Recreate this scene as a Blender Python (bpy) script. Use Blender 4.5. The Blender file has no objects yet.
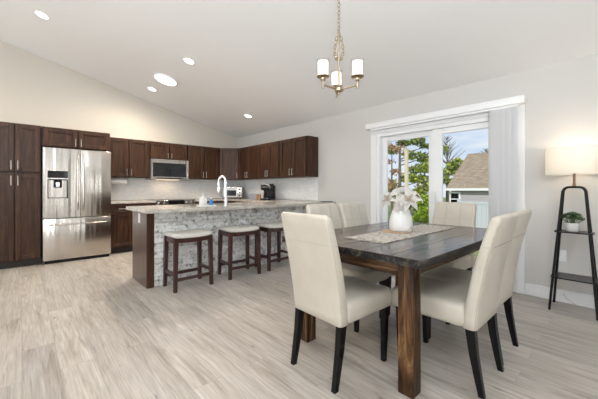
import bpy, bmesh, math, random
from mathutils import Vector, Matrix
PI = math.pi
R = math.radians
scene = bpy.context.scene
C = scene.collection

# ---------------------------------------------------------------- camera, world, sun, large lights, exposure
XW, YB = 4.045, 6.727                 # window wall (x), kitchen wall (y)
XL, YF = -4.6, -3.4                   # unseen walls behind the camera
RIDGE_X = -0.6
SLOPE = 0.249
def ceil_z(x):
    return 2.44 + SLOPE * (XW - x) if x >= RIDGE_X else 2.44 + SLOPE * (XW - RIDGE_X) - SLOPE * (RIDGE_X - x)

YAW = 47.395
cam_d = bpy.data.cameras.new('camera')
cam = bpy.data.objects.new('camera', cam_d)
C.objects.link(cam)
cam.location = (0, 0, 1.145)
cam.rotation_euler = (R(90), 0, R(YAW - 90))
cam_d.sensor_width = 36
cam_d.lens = 36 * 301.38 / 598
cam_d.shift_y = (189.26 - 199.5) / 598
cam_d.clip_start = 0.05
cam_d.clip_end = 500
scene.camera = cam

scene.view_settings.view_transform = 'Standard'
scene.view_settings.look = 'None'
scene.view_settings.gamma = 1
scene.view_settings.use_curve_mapping = False
scene.view_settings.exposure = -0.12

world = bpy.data.worlds.new('sky')
scene.world = world
world.use_nodes = True
wn, wl = world.node_tree.nodes, world.node_tree.links
wn.clear()
w_out = wn.new('ShaderNodeOutputWorld')
w_bg = wn.new('ShaderNodeBackground')
w_tc = wn.new('ShaderNodeTexCoord')
w_sep = wn.new('ShaderNodeSeparateXYZ')
w_ramp = wn.new('ShaderNodeValToRGB')
w_ramp.color_ramp.elements[0].position = 0.0
w_ramp.color_ramp.elements[0].color = (0.74, 0.84, 0.95, 1)
w_ramp.color_ramp.elements[1].position = 0.35
w_ramp.color_ramp.elements[1].color = (0.34, 0.54, 0.86, 1)
w_map = wn.new('ShaderNodeMapping')
w_map.inputs['Scale'].default_value = (3.0, 3.0, 14.0)
w_noise = wn.new('ShaderNodeTexNoise')
w_noise.inputs['Scale'].default_value = 1.7
w_noise.inputs['Detail'].default_value = 7
w_noise.inputs['Roughness'].default_value = 0.55
w_cr = wn.new('ShaderNodeValToRGB')
w_cr.color_ramp.elements[0].position = 0.36
w_cr.color_ramp.elements[1].position = 0.68
w_mix = wn.new('ShaderNodeMix'); w_mix.data_type = 'RGBA'
w_mix.inputs[7].default_value = (0.95, 0.96, 1.0, 1)
wl.new(w_tc.outputs['Generated'], w_sep.inputs[0])
wl.new(w_sep.outputs['Z'], w_ramp.inputs[0])
wl.new(w_tc.outputs['Generated'], w_map.inputs[0])
wl.new(w_map.outputs[0], w_noise.inputs['Vector'])
wl.new(w_noise.outputs['Fac'], w_cr.inputs[0])
wl.new(w_cr.outputs[0], w_mix.inputs[0])
wl.new(w_ramp.outputs[0], w_mix.inputs[6])
wl.new(w_mix.outputs[2], w_bg.inputs['Color'])
w_bg.inputs['Strength'].default_value = 1.1
wl.new(w_bg.outputs[0], w_out.inputs[0])

def light(name, kind, loc, energy, color=(1, 1, 1), rot=(0, 0, 0), **kw):
    d = bpy.data.lights.new(name, kind)
    d.energy = energy
    d.color = color
    for k, v in kw.items():
        setattr(d, k, v)
    o = bpy.data.objects.new(name, d)
    o.location = loc
    o.rotation_euler = rot
    C.objects.link(o)
    return o

sun = light('sun', 'SUN', (0, 0, 20), 4.2, (1, 0.95, 0.88), angle=0.01)
sun.rotation_euler = Vector((0.62, 0.42, -0.66)).to_track_quat('-Z', 'Y').to_euler()

# daylight entering through the windows and glass doors in the two walls behind the camera
light('daylight_window_one', 'AREA', (XL + 0.03, 1.2, 1.35), 75, (0.95, 0.98, 1), (0, R(-100), 0), shape='RECTANGLE', size=1.9, size_y=3.0)
light('daylight_window_two', 'AREA', (-3.0, YF + 0.03, 1.35), 75, (0.95, 0.98, 1), (R(100), 0, 0), shape='RECTANGLE', size=2.4, size_y=1.9)
light('daylight_window_three', 'AREA', (XL + 0.03, 5.0, 1.45), 45, (0.95, 0.98, 1), (0, R(-100), 0), shape='RECTANGLE', size=1.4, size_y=1.4)
light('daylight_window_four', 'AREA', (1.6, YF + 0.03, 1.35), 14, (0.95, 0.98, 1), (R(95), 0, 0), shape='RECTANGLE', size=0.5, size_y=1.9)
# added unseen uplight behind the camera that brightens the vaulted ceiling
light('bounce_flash', 'AREA', (-0.9, -0.9, 1.9), 170, (0.86, 0.935, 1), Vector((0.2, 0.32, 0.92)).to_track_quat('-Z', 'Y').to_euler(), shape='DISK', size=0.5)

# ---------------------------------------------------------------- node helpers and materials
def mat_new(name):
    m = bpy.data.materials.new(name)
    m.use_nodes = True
    n, l = m.node_tree.nodes, m.node_tree.links
    b = n['Principled BSDF']
    return m, n, l, b

def simple(name, col, rough=0.5, metal=0.0, spec=0.5, coat=0.0, bump=None):
    m, n, l, b = mat_new(name)
    b.inputs['Base Color'].default_value = (*col, 1)
    b.inputs['Roughness'].default_value = rough
    b.inputs['Metallic'].default_value = metal
    b.inputs['Specular IOR Level'].default_value = spec
    b.inputs['Coat Weight'].default_value = coat
    if bump:
        sc, st = bump
        tc = n.new('ShaderNodeTexCoord')
        no = n.new('ShaderNodeTexNoise'); no.inputs['Scale'].default_value = sc; no.inputs['Detail'].default_value = 4
        bp = n.new('ShaderNodeBump'); bp.inputs['Strength'].default_value = st; bp.inputs['Distance'].default_value = 0.01
        l.new(tc.outputs['Object'], no.inputs['Vector'])
        l.new(no.outputs['Fac'], bp.inputs['Height'])
        l.new(bp.outputs[0], b.inputs['Normal'])
    return m

def noise_col(name, stops, scale=(1, 1, 1), nscale=5, detail=6, rough=0.5, metal=0.0, coat=0.0, bump=0.0, dist=0.0, rrange=None, spec=0.5, nrough=0.6, coords='Object'):
    """colour ramp driven by stretched noise"""
    m, n, l, b = mat_new(name)
    tc = n.new('ShaderNodeTexCoord')
    mp = n.new('ShaderNodeMapping'); mp.inputs['Scale'].default_value = scale
    no = n.new('ShaderNodeTexNoise')
    no.inputs['Scale'].default_value = nscale; no.inputs['Detail'].default_value = detail
    no.inputs['Roughness'].default_value = nrough; no.inputs['Distortion'].default_value = dist
    rp = n.new('ShaderNodeValToRGB')
    e = rp.color_ramp.elements
    while len(e) < len(stops): e.new(0.5)
    for k, (p, c) in enumerate(stops):
        e[k].position = p; e[k].color = (*c, 1)
    l.new(tc.outputs[coords], mp.inputs[0]); l.new(mp.outputs[0], no.inputs['Vector'])
    l.new(no.outputs['Fac'], rp.inputs[0]); l.new(rp.outputs[0], b.inputs['Base Color'])
    b.inputs['Roughness'].default_value = rough; b.inputs['Metallic'].default_value = metal
    b.inputs['Coat Weight'].default_value = coat; b.inputs['Specular IOR Level'].default_value = spec
    if rrange:
        mr = n.new('ShaderNodeMapRange')
        mr.inputs[1].default_value = 0.35; mr.inputs[2].default_value = 0.65
        mr.inputs[3].default_value = rrange[0]; mr.inputs[4].default_value = rrange[1]
        l.new(no.outputs['Fac'], mr.inputs[0]); l.new(mr.outputs[0], b.inputs['Roughness'])
    if bump:
        bp = n.new('ShaderNodeBump'); bp.inputs['Strength'].default_value = bump; bp.inputs['Distance'].default_value = 0.01
        l.new(no.outputs['Fac'], bp.inputs['Height']); l.new(bp.outputs[0], b.inputs['Normal'])
    return m

def emit(name, col, strength):
    m, n, l, b = mat_new(name)
    b.inputs['Base Color'].default_value = (0.9, 0.9, 0.9, 1)
    b.inputs['Emission Color'].default_value = (*col, 1)
    b.inputs['Emission Strength'].default_value = strength
    return m

def glass_thin(name, tint=(1, 1, 1), refl=0.06):
    m, n, l, b = mat_new(name)
    n.remove(b)
    tr = n.new('ShaderNodeBsdfTransparent'); tr.inputs[0].default_value = (*tint, 1)
    gl = n.new('ShaderNodeBsdfGlossy'); gl.inputs['Roughness'].default_value = 0.01
    lw = n.new('ShaderNodeLayerWeight'); lw.inputs['Blend'].default_value = 0.12
    mx = n.new('ShaderNodeMixShader')
    ml = n.new('ShaderNodeMath'); ml.operation = 'MULTIPLY'; ml.inputs[1].default_value = refl * 8
    l.new(lw.outputs['Fresnel'], ml.inputs[0]); l.new(ml.outputs[0], mx.inputs[0])
    l.new(tr.outputs[0], mx.inputs[1]); l.new(gl.outputs[0], mx.inputs[2])
    l.new(mx.outputs[0], n['Material Output'].inputs[0])
    return m

def floor_material():
    m, n, l, b = mat_new('vinyl_planks')
    tc = n.new('ShaderNodeTexCoord')
    mp = n.new('ShaderNodeMapping'); mp.inputs['Rotation'].default_value = (0, 0, R(90))
    br = n.new('ShaderNodeTexBrick')
    br.offset = 0.37; br.offset_frequency = 2
    br.inputs['Scale'].default_value = 1
    br.inputs['Brick Width'].default_value = 1.22
    br.inputs['Row Height'].default_value = 0.18
    br.inputs['Mortar Size'].default_value = 0.0012
    br.inputs['Mortar Smooth'].default_value = 0.3
    br.inputs['Bias'].default_value = 0
    br.inputs['Color1'].default_value = (0, 0, 0, 1)
    br.inputs['Color2'].default_value = (1, 1, 1, 1)
    br.inputs['Mortar'].default_value = (0.5, 0.5, 0.5, 1)
    l.new(tc.outputs['Object'], mp.inputs[0]); l.new(mp.outputs[0], br.inputs['Vector'])
    # shift the grain from plank to plank
    sh = n.new('ShaderNodeVectorMath'); sh.operation = 'MULTIPLY_ADD'
    sh.inputs[1].default_value = (3.7, 9.1, 5.3)
    l.new(br.outputs['Color'], sh.inputs[0]); l.new(tc.outputs['Object'], sh.inputs[2])
    m1 = n.new('ShaderNodeMapping'); m1.inputs['Scale'].default_value = (13.0, 1.2, 1)
    n1 = n.new('ShaderNodeTexNoise'); n1.inputs['Scale'].default_value = 1.6; n1.inputs['Detail'].default_value = 8
    n1.inputs['Roughness'].default_value = 0.62; n1.inputs['Distortion'].default_value = 0.6
    l.new(sh.outputs[0], m1.inputs[0]); l.new(m1.outputs[0], n1.inputs['Vector'])
    r1 = n.new('ShaderNodeValToRGB')
    e = r1.color_ramp.elements
    e.new(0.5)
    for k, (p, c) in enumerate([(0.30, (0.35, 0.30, 0.25)), (0.46, (0.48, 0.43, 0.375)), (0.66, (0.57, 0.525, 0.475))]):
        e[k].position = p; e[k].color = (*c, 1)
    l.new(n1.outputs['Fac'], r1.inputs[0])
    # fine fibres
    m2 = n.new('ShaderNodeMapping'); m2.inputs['Scale'].default_value = (60, 2.2, 1)
    n2 = n.new('ShaderNodeTexNoise'); n2.inputs['Scale'].default_value = 2; n2.inputs['Detail'].default_value = 3
    l.new(sh.outputs[0], m2.inputs[0]); l.new(m2.outputs[0], n2.inputs['Vector'])
    # plank tone
    mx = n.new('ShaderNodeMix'); mx.data_type = 'RGBA'; mx.blend_type = 'MULTIPLY'; mx.inputs[0].default_value = 1
    tr = n.new('ShaderNodeMapRange'); tr.inputs[3].default_value = 0.86; tr.inputs[4].default_value = 1.08
    l.new(br.outputs['Color'], tr.inputs[0])
    f2 = n.new('ShaderNodeMapRange'); f2.inputs[1].default_value = 0.3; f2.inputs[2].default_value = 0.7
    f2.inputs[3].default_value = 0.80; f2.inputs[4].default_value = 1.14
    l.new(n2.outputs['Fac'], f2.inputs[0])
    mm = n.new('ShaderNodeMath'); mm.operation = 'MULTIPLY'
    l.new(tr.outputs[0], mm.inputs[0]); l.new(f2.outputs[0], mm.inputs[1])
    # small knots
    m3 = n.new('ShaderNodeMapping'); m3.inputs['Scale'].default_value = (9.0, 2.6, 1)
    vo = n.new('ShaderNodeTexVoronoi'); vo.inputs['Scale'].default_value = 0.9
    l.new(sh.outputs[0], m3.inputs[0]); l.new(m3.outputs[0], vo.inputs['Vector'])
    kr = n.new('ShaderNodeMapRange'); kr.inputs[1].default_value = 0.02; kr.inputs[2].default_value = 0.09
    kr.inputs[3].default_value = 0.5; kr.inputs[4].default_value = 1.0
    l.new(vo.outputs['Distance'], kr.inputs[0])
    m4 = n.new('ShaderNodeMath'); m4.operation = 'MULTIPLY'
    l.new(mm.outputs[0], m4.inputs[0]); l.new(kr.outputs[0], m4.inputs[1])
    # seams
    sm = n.new('ShaderNodeMapRange'); sm.inputs[3].default_value = 1.0; sm.inputs[4].default_value = 0.75
    l.new(br.outputs['Fac'], sm.inputs[0])
    m5 = n.new('ShaderNodeMath'); m5.operation = 'MULTIPLY'
    l.new(m4.outputs[0], m5.inputs[0]); l.new(sm.outputs[0], m5.inputs[1])
    cb = n.new('ShaderNodeCombineColor')
    for k in range(3): l.new(m5.outputs[0], cb.inputs[k])
    l.new(r1.outputs[0], mx.inputs[6]); l.new(cb.outputs[0], mx.inputs[7])
    l.new(mx.outputs[2], b.inputs['Base Color'])
    b.inputs['Roughness'].default_value = 0.42
    bp = n.new('ShaderNodeBump'); bp.inputs['Strength'].default_value = 0.12; bp.inputs['Distance'].default_value = 0.004
    l.new(n2.outputs['Fac'], bp.inputs['Height']); l.new(bp.outputs[0], b.inputs['Normal'])
    return m

def backsplash_material():
    m, n, l, b = mat_new('mosaic_tile')
    tc = n.new('ShaderNodeTexCoord')
    br = n.new('ShaderNodeTexBrick')
    br.inputs['Scale'].default_value = 1
    br.inputs['Brick Width'].default_value = 0.052; br.inputs['Row Height'].default_value = 0.024
    br.inputs['Mortar Size'].default_value = 0.0016
    br.inputs['Color1'].default_value = (0.92, 0.92, 0.91, 1)
    br.inputs['Color2'].default_value = (0.80, 0.815, 0.82, 1)
    br.inputs['Mortar'].default_value = (0.70, 0.70, 0.69, 1)
    cx = n.new('ShaderNodeSeparateXYZ'); cc = n.new('ShaderNodeCombineXYZ')
    ad = n.new('ShaderNodeMath'); ad.operation = 'ADD'
    l.new(tc.outputs['Object'], cx.inputs[0])
    l.new(cx.outputs[0], ad.inputs[0]); l.new(cx.outputs[1], ad.inputs[1])
    l.new(ad.outputs[0], cc.inputs[0]); l.new(cx.outputs[2], cc.inputs[1])
    l.new(cc.outputs[0], br.inputs['Vector'])
    l.new(br.outputs['Color'], b.inputs['Base Color'])
    b.inputs['Roughness'].default_value = 0.18
    bp = n.new('ShaderNodeBump'); bp.inputs['Strength'].default_value = 0.3; bp.inputs['Distance'].default_value = 0.002; bp.invert = True
    l.new(br.outputs['Fac'], bp.inputs['Height']); l.new(bp.outputs[0], b.inputs['Normal'])
    return m

def stone_material():
    m, n, l, b = mat_new('ledge_stone')
    g = n.new('ShaderNodeNewGeometry')
    tc = n.new('ShaderNodeTexCoord')
    r1 = n.new('ShaderNodeValToRGB')
    e = r1.color_ramp.elements
    cols = [(0.0, (0.66, 0.64, 0.61)), (0.25, (0.86, 0.86, 0.85)), (0.5, (0.76, 0.75, 0.72)), (0.75, (0.90, 0.90, 0.90)), (1.0, (0.58, 0.57, 0.54))]
    while len(e) < 5: e.new(0.5)
    for k, (p, c) in enumerate(cols): e[k].position = p; e[k].color = (*c, 1)
    l.new(g.outputs['Random Per Island'], r1.inputs[0])
    no = n.new('ShaderNodeTexNoise'); no.inputs['Scale'].default_value = 19; no.inputs['Detail'].default_value = 7; no.inputs['Roughness'].default_value = 0.7
    l.new(tc.outputs['Object'], no.inputs['Vector'])
    r2 = n.new('ShaderNodeValToRGB')
    e = r2.color_ramp.elements
    e.new(0.5)
    for k, (p, c) in enumerate([(0.36, (0.25, 0.24, 0.23)), (0.47, (0.88, 0.88, 0.87)), (0.6, (1.05, 1.05, 1.05))]): e[k].position = p; e[k].color = (*c, 1)
    l.new(no.outputs['Fac'], r2.inputs[0])
    mx = n.new('ShaderNodeMix'); mx.data_type = 'RGBA'; mx.blend_type = 'MULTIPLY'; mx.inputs[0].default_value = 1
    l.new(r1.outputs[0], mx.inputs[6]); l.new(r2.outputs[0], mx.inputs[7])
    l.new(mx.outputs[2], b.inputs['Base Color'])
    b.inputs['Roughness'].default_value = 0.7
    bp = n.new('ShaderNodeBump'); bp.inputs['Strength'].default_value = 0.7; bp.inputs['Distance'].default_value = 0.012
    l.new(no.outputs['Fac'], bp.inputs['Height']); l.new(bp.outputs[0], b.inputs['Normal'])
    return m

def granite_material():
    m, n, l, b = mat_new('granite')
    tc = n.new('ShaderNodeTexCoord')
    n1 = n.new('ShaderNodeTexNoise'); n1.inputs['Scale'].default_value = 130; n1.inputs['Detail'].default_value = 5; n1.inputs['Roughness'].default_value = 0.7
    n2 = n.new('ShaderNodeTexNoise'); n2.inputs['Scale'].default_value = 9; n2.inputs['Detail'].default_value = 5
    l.new(tc.outputs['Object'], n1.inputs['Vector']); l.new(tc.outputs['Object'], n2.inputs['Vector'])
    r1 = n.new('ShaderNodeValToRGB')
    e = r1.color_ramp.elements
    while len(e) < 4: e.new(0.5)
    for k, (p, c) in enumerate([(0.34, (0.14, 0.12, 0.10)), (0.43, (0.46, 0.41, 0.36)), (0.54, (0.60, 0.55, 0.49)), (0.68, (0.70, 0.66, 0.60))]): e[k].position = p; e[k].color = (*c, 1)
    l.new(n1.outputs['Fac'], r1.inputs[0])
    r2 = n.new('ShaderNodeMapRange'); r2.inputs[1].default_value = 0.35; r2.inputs[2].default_value = 0.65; r2.inputs[3].default_value = 0.75; r2.inputs[4].default_value = 1.1
    l.new(n2.outputs['Fac'], r2.inputs[0])
    hs = n.new('ShaderNodeHueSaturation'); l.new(r1.outputs[0], hs.inputs['Color']); l.new(r2.outputs[0], hs.inputs['Value'])
    l.new(hs.outputs[0], b.inputs['Base Color'])
    b.inputs['Roughness'].default_value = 0.16
    return m

def rustic_material(name, stops, axis, rough=0.45, coat=0.0, nscale=3.0, rrange=None, spec=0.4):
    """worn timber: grain stretched along AXIS, with knots"""
    m, n, l, b = mat_new(name)
    tc = n.new('ShaderNodeTexCoord')
    sc = [9, 9, 9]; sc[axis] = 0.9
    mp = n.new('ShaderNodeMapping'); mp.inputs['Scale'].default_value = sc
    no = n.new('ShaderNodeTexNoise'); no.inputs['Scale'].default_value = nscale; no.inputs['Detail'].default_value = 9
    no.inputs['Roughness'].default_value = 0.68; no.inputs['Distortion'].default_value = 0.9
    l.new(tc.outputs['Object'], mp.inputs[0]); l.new(mp.outputs[0], no.inputs['Vector'])
    rp = n.new('ShaderNodeValToRGB'); e = rp.color_ramp.elements
    while len(e) < len(stops): e.new(0.5)
    for k, (p, c) in enumerate(stops): e[k].position = p; e[k].color = (*c, 1)
    l.new(no.outputs['Fac'], rp.inputs[0])
    s2 = [5, 5, 5]; s2[axis] = 2.2
    m2 = n.new('ShaderNodeMapping'); m2.inputs['Scale'].default_value = s2
    vo = n.new('ShaderNodeTexVoronoi'); vo.inputs['Scale'].default_value = 1.3
    l.new(tc.outputs['Object'], m2.inputs[0]); l.new(m2.outputs[0], vo.inputs['Vector'])
    kr = n.new('ShaderNodeMapRange'); kr.inputs[1].default_value = 0.10; kr.inputs[2].default_value = 0.24; kr.inputs[3].default_value = 0.12; kr.inputs[4].default_value = 1
    l.new(vo.outputs['Distance'], kr.inputs[0])
    hs = n.new('ShaderNodeHueSaturation'); l.new(rp.outputs[0], hs.inputs['Color']); l.new(kr.outputs[0], hs.inputs['Value'])
    l.new(hs.outputs[0], b.inputs['Base Color'])
    b.inputs['Roughness'].default_value = rough; b.inputs['Coat Weight'].default_value = coat; b.inputs['Coat Roughness'].default_value = 0.2
    b.inputs['Specular IOR Level'].default_value = spec
    if rrange:
        mr = n.new('ShaderNodeMapRange'); mr.inputs[1].default_value = 0.35; mr.inputs[2].default_value = 0.65
        mr.inputs[3].default_value = rrange[0]; mr.inputs[4].default_value = rrange[1]
        l.new(no.outputs['Fac'], mr.inputs[0]); l.new(mr.outputs[0], b.inputs['Roughness'])
    bp = n.new('ShaderNodeBump'); bp.inputs['Strength'].default_value = 0.25; bp.inputs['Distance'].default_value = 0.004
    l.new(no.outputs['Fac'], bp.inputs['Height']); l.new(bp.outputs[0], b.inputs['Normal'])
    return m

def stainless_material(name='stainless_steel', col=(0.57, 0.53, 0.485), rough=0.2, wav=0.32):
    m, n, l, b = mat_new(name)
    tc = n.new('ShaderNodeTexCoord')
    b.inputs['Base Color'].default_value = (*col, 1); b.inputs['Metallic'].default_value = 1
    mp = n.new('ShaderNodeMapping'); mp.inputs['Scale'].default_value = (5.0, 5.0, 0.2)
    no = n.new('ShaderNodeTexNoise'); no.inputs['Scale'].default_value = 2.2; no.inputs['Detail'].default_value = 1
    l.new(tc.outputs['Object'], mp.inputs[0]); l.new(mp.outputs[0], no.inputs['Vector'])
    bp = n.new('ShaderNodeBump'); bp.inputs['Strength'].default_value = wav; bp.inputs['Distance'].default_value = 0.03
    l.new(no.outputs['Fac'], bp.inputs['Height']); l.new(bp.outputs[0], b.inputs['Normal'])
    m3 = n.new('ShaderNodeMapping'); m3.inputs['Scale'].default_value = (4, 4, 160)
    n3 = n.new('ShaderNodeTexNoise'); n3.inputs['Scale'].default_value = 3
    l.new(tc.outputs['Object'], m3.inputs[0]); l.new(m3.outputs[0], n3.inputs['Vector'])
    mr = n.new('ShaderNodeMapRange'); mr.inputs[3].default_value = rough - 0.05; mr.inputs[4].default_value = rough + 0.07
    l.new(n3.outputs['Fac'], mr.inputs[0]); l.new(mr.outputs[0], b.inputs['Roughness'])
    return m

def translucent(name, col, fac=0.5, rough=0.9):
    m, n, l, b = mat_new(name)
    b.inputs['Base Color'].default_value = (*col, 1); b.inputs['Roughness'].default_value = rough
    tr = n.new('ShaderNodeBsdfTranslucent'); tr.inputs[0].default_value = (*col, 1)
    mx = n.new('ShaderNodeMixShader'); mx.inputs[0].default_value = fac
    l.new(b.outputs[0], mx.inputs[1]); l.new(tr.outputs[0], mx.inputs[2]); l.new(mx.outputs[0], n['Material Output'].inputs[0])
    return m

M = {}
M['wall'] = simple('wall_paint', (0.645, 0.625, 0.595), 0.75, bump=(180, 0.05))
M['wall_cream'] = simple('cream_wall_paint', (0.655, 0.61, 0.54), 0.75, bump=(180, 0.05))  # same wall paint, with the recessed lamps' warm light put into its colour
M['ceiling'] = simple('ceiling_paint', (0.93, 0.925, 0.92), 0.85, bump=(120, 0.05))
M['trim'] = simple('white_trim', (0.86, 0.86, 0.855), 0.35)
M['vinyl'] = simple('white_vinyl', (0.88, 0.88, 0.88), 0.3)
M['floor'] = floor_material()
M['tile'] = backsplash_material()
M['stone'] = stone_material()
M['granite'] = granite_material()
M['espresso'] = noise_col('espresso_wood', [(0.3, (0.026, 0.011, 0.006)), (0.5, (0.049, 0.022, 0.012)), (0.7, (0.090, 0.042, 0.022))], (9, 9, 0.9), 3.0, 8, 0.36, coat=0.0, bump=0.05, dist=0.4, spec=0.28)
M['espresso_side'] = noise_col('espresso_panel', [(0.3, (0.055, 0.028, 0.022)), (0.7, (0.10, 0.055, 0.042))], (8, 8, 0.8), 3.0, 8, 0.28, coat=0.0, dist=0.3, spec=0.4)
M['toe'] = simple('toe_kick_black', (0.02, 0.014, 0.011), 0.5)
M['nickel'] = simple('brushed_nickel', (0.50, 0.46, 0.41), 0.3, 1.0)
M['steel'] = stainless_material()
M['chrome'] = simple('chrome', (0.85, 0.85, 0.86), 0.12, 1.0)
M['black_gloss'] = simple('black_glass', (0.008, 0.008, 0.009), 0.08)
M['black_plastic'] = simple('black_plastic', (0.008, 0.008, 0.009), 0.3, spec=0.25)
M['grey_plastic'] = simple('grey_plastic', (0.20, 0.20, 0.20), 0.4)
M['leather'] = noise_col('cream_leather', [(0.3, (0.56, 0.505, 0.42)), (0.7, (0.62, 0.57, 0.485))], (1, 1, 1), 6, 4, 0.32, bump=0.06)
M['seam'] = simple('leather_seam', (0.50, 0.45, 0.37), 0.6)
M['chair_leg'] = noise_col('black_wood', [(0.3, (0.003, 0.0028, 0.003)), (0.7, (0.009, 0.008, 0.008))], (10, 10, 1), 4, 5, 0.35, spec=0.2)
M['table_top'] = rustic_material('weathered_dark_timber', [(0.36, (0.006, 0.0045, 0.004)), (0.46, (0.026, 0.016, 0.011)), (0.55, (0.078, 0.051, 0.036)), (0.66, (0.21, 0.155, 0.12))], 0, 0.3, rrange=(0.06, 0.27), nscale=1.6, spec=0.4)
M['table_edge'] = rustic_material('dark_timber_edge', [(0.40, (0.006, 0.006, 0.007)), (0.52, (0.022, 0.020, 0.019)), (0.66, (0.13, 0.10, 0.075))], 0, 0.4, spec=0.25)
M['table_leg'] = rustic_material('brown_timber_upright', [(0.34, (0.012, 0.006, 0.003)), (0.45, (0.038, 0.017, 0.006)), (0.54, (0.115, 0.054, 0.020)), (0.66, (0.30, 0.165, 0.075))], 2, 0.5, nscale=2.1, spec=0.25)
M['table_apron_x'] = rustic_material('brown_timber_rail', [(0.34, (0.012, 0.006, 0.003)), (0.46, (0.06, 0.028, 0.011)), (0.56, (0.16, 0.08, 0.034)), (0.68, (0.32, 0.19, 0.10))], 0, 0.45)
M['table_apron_y'] = rustic_material('brown_timber_cross_rail', [(0.34, (0.012, 0.006, 0.003)), (0.46, (0.06, 0.028, 0.011)), (0.56, (0.16, 0.08, 0.034)), (0.68, (0.32, 0.19, 0.10))], 1, 0.45)
M['stool_wood'] = noise_col('red_brown_wood', [(0.3, (0.030, 0.010, 0.009)), (0.7, (0.072, 0.027, 0.022))], (8, 8, 1), 4, 6, 0.3, coat=0.2)
M['stool_fabric'] = noise_col('cream_upholstery', [(0.3, (0.60, 0.57, 0.51)), (0.7, (0.72, 0.69, 0.63))], (1, 1, 1), 40, 4, 0.7, bump=0.1)
M['ceramic'] = simple('white_ceramic', (0.80, 0.79, 0.77), 0.35)
M['petal'] = translucent('white_petal', (0.70, 0.665, 0.62), 0.22, 0.7)
M['petal_centre'] = simple('champagne_leaf', (0.42, 0.35, 0.27), 0.5)
M['runner'] = noise_col('woven_runner', [(0.38, (0.20, 0.17, 0.14)), (0.47, (0.46, 0.41, 0.35)), (0.60, (0.66, 0.62, 0.57))], (9, 40, 1), 2.2, 5, 0.9, bump=0.3)
M['tan_wood'] = noise_col('tan_wood_slice', [(0.3, (0.36, 0.23, 0.13)), (0.7, (0.55, 0.39, 0.25))], (1, 1, 1), 9, 5, 0.55)
M['black_metal'] = simple('black_metal', (0.006, 0.006, 0.007), 0.4, 0.0, spec=0.25)
M['bronze'] = simple('antique_bronze', (0.22, 0.15, 0.09), 0.35, 0.8)
M['shelf_black'] = simple('black_shelf', (0.010, 0.009, 0.008), 0.28, spec=0.35)
M['shade'] = translucent('linen_shade', (0.95, 0.93, 0.89), 0.6)
M['pale_nickel'] = simple('champagne_nickel', (0.47, 0.38, 0.27), 0.32, 1.0)
M['clear_glass'] = glass_thin('clear_glass', (0.985, 0.985, 0.985), 0.05)
M['window_glass'] = glass_thin('window_glass', (0.97, 0.98, 0.98), 0.03)
M['frosted_lit'] = emit('lit_frosted_glass', (1.0, 0.86, 0.68), 1.45)
M['led_lit'] = emit('lit_led_diffuser', (1.0, 0.97, 0.92), 6.0)
M['vane'] = translucent('blind_vane', (0.93, 0.93, 0.93), 0.22, 0.6)
M['white_plastic'] = simple('white_plastic', (0.85, 0.85, 0.84), 0.35)
M['paper'] = simple('white_paper', (0.86, 0.86, 0.85), 0.9)
M['blue'] = simple('blue_soap', (0.05, 0.22, 0.55), 0.2)
M['grey_card'] = simple('grey_card', (0.30, 0.31, 0.345), 0.6)
M['oak'] = noise_col('orange_oak', [(0.3, (0.30, 0.14, 0.05)), (0.7, (0.48, 0.25, 0.10))], (8, 1, 1), 4, 4, 0.5)
M['leaf_succulent'] = noise_col('succulent_leaf', [(0.3, (0.04, 0.09, 0.035)), (0.7, (0.17, 0.26, 0.11))], (1, 1, 1), 30, 2, 0.5)
M['soil'] = simple('potting_soil', (0.05, 0.035, 0.025), 0.9)
M['sink'] = simple('sink_steel', (0.55, 0.54, 0.52), 0.3, 1.0)
M['clear_cord'] = simple('clear_cord', (0.55, 0.50, 0.44), 0.4)

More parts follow.
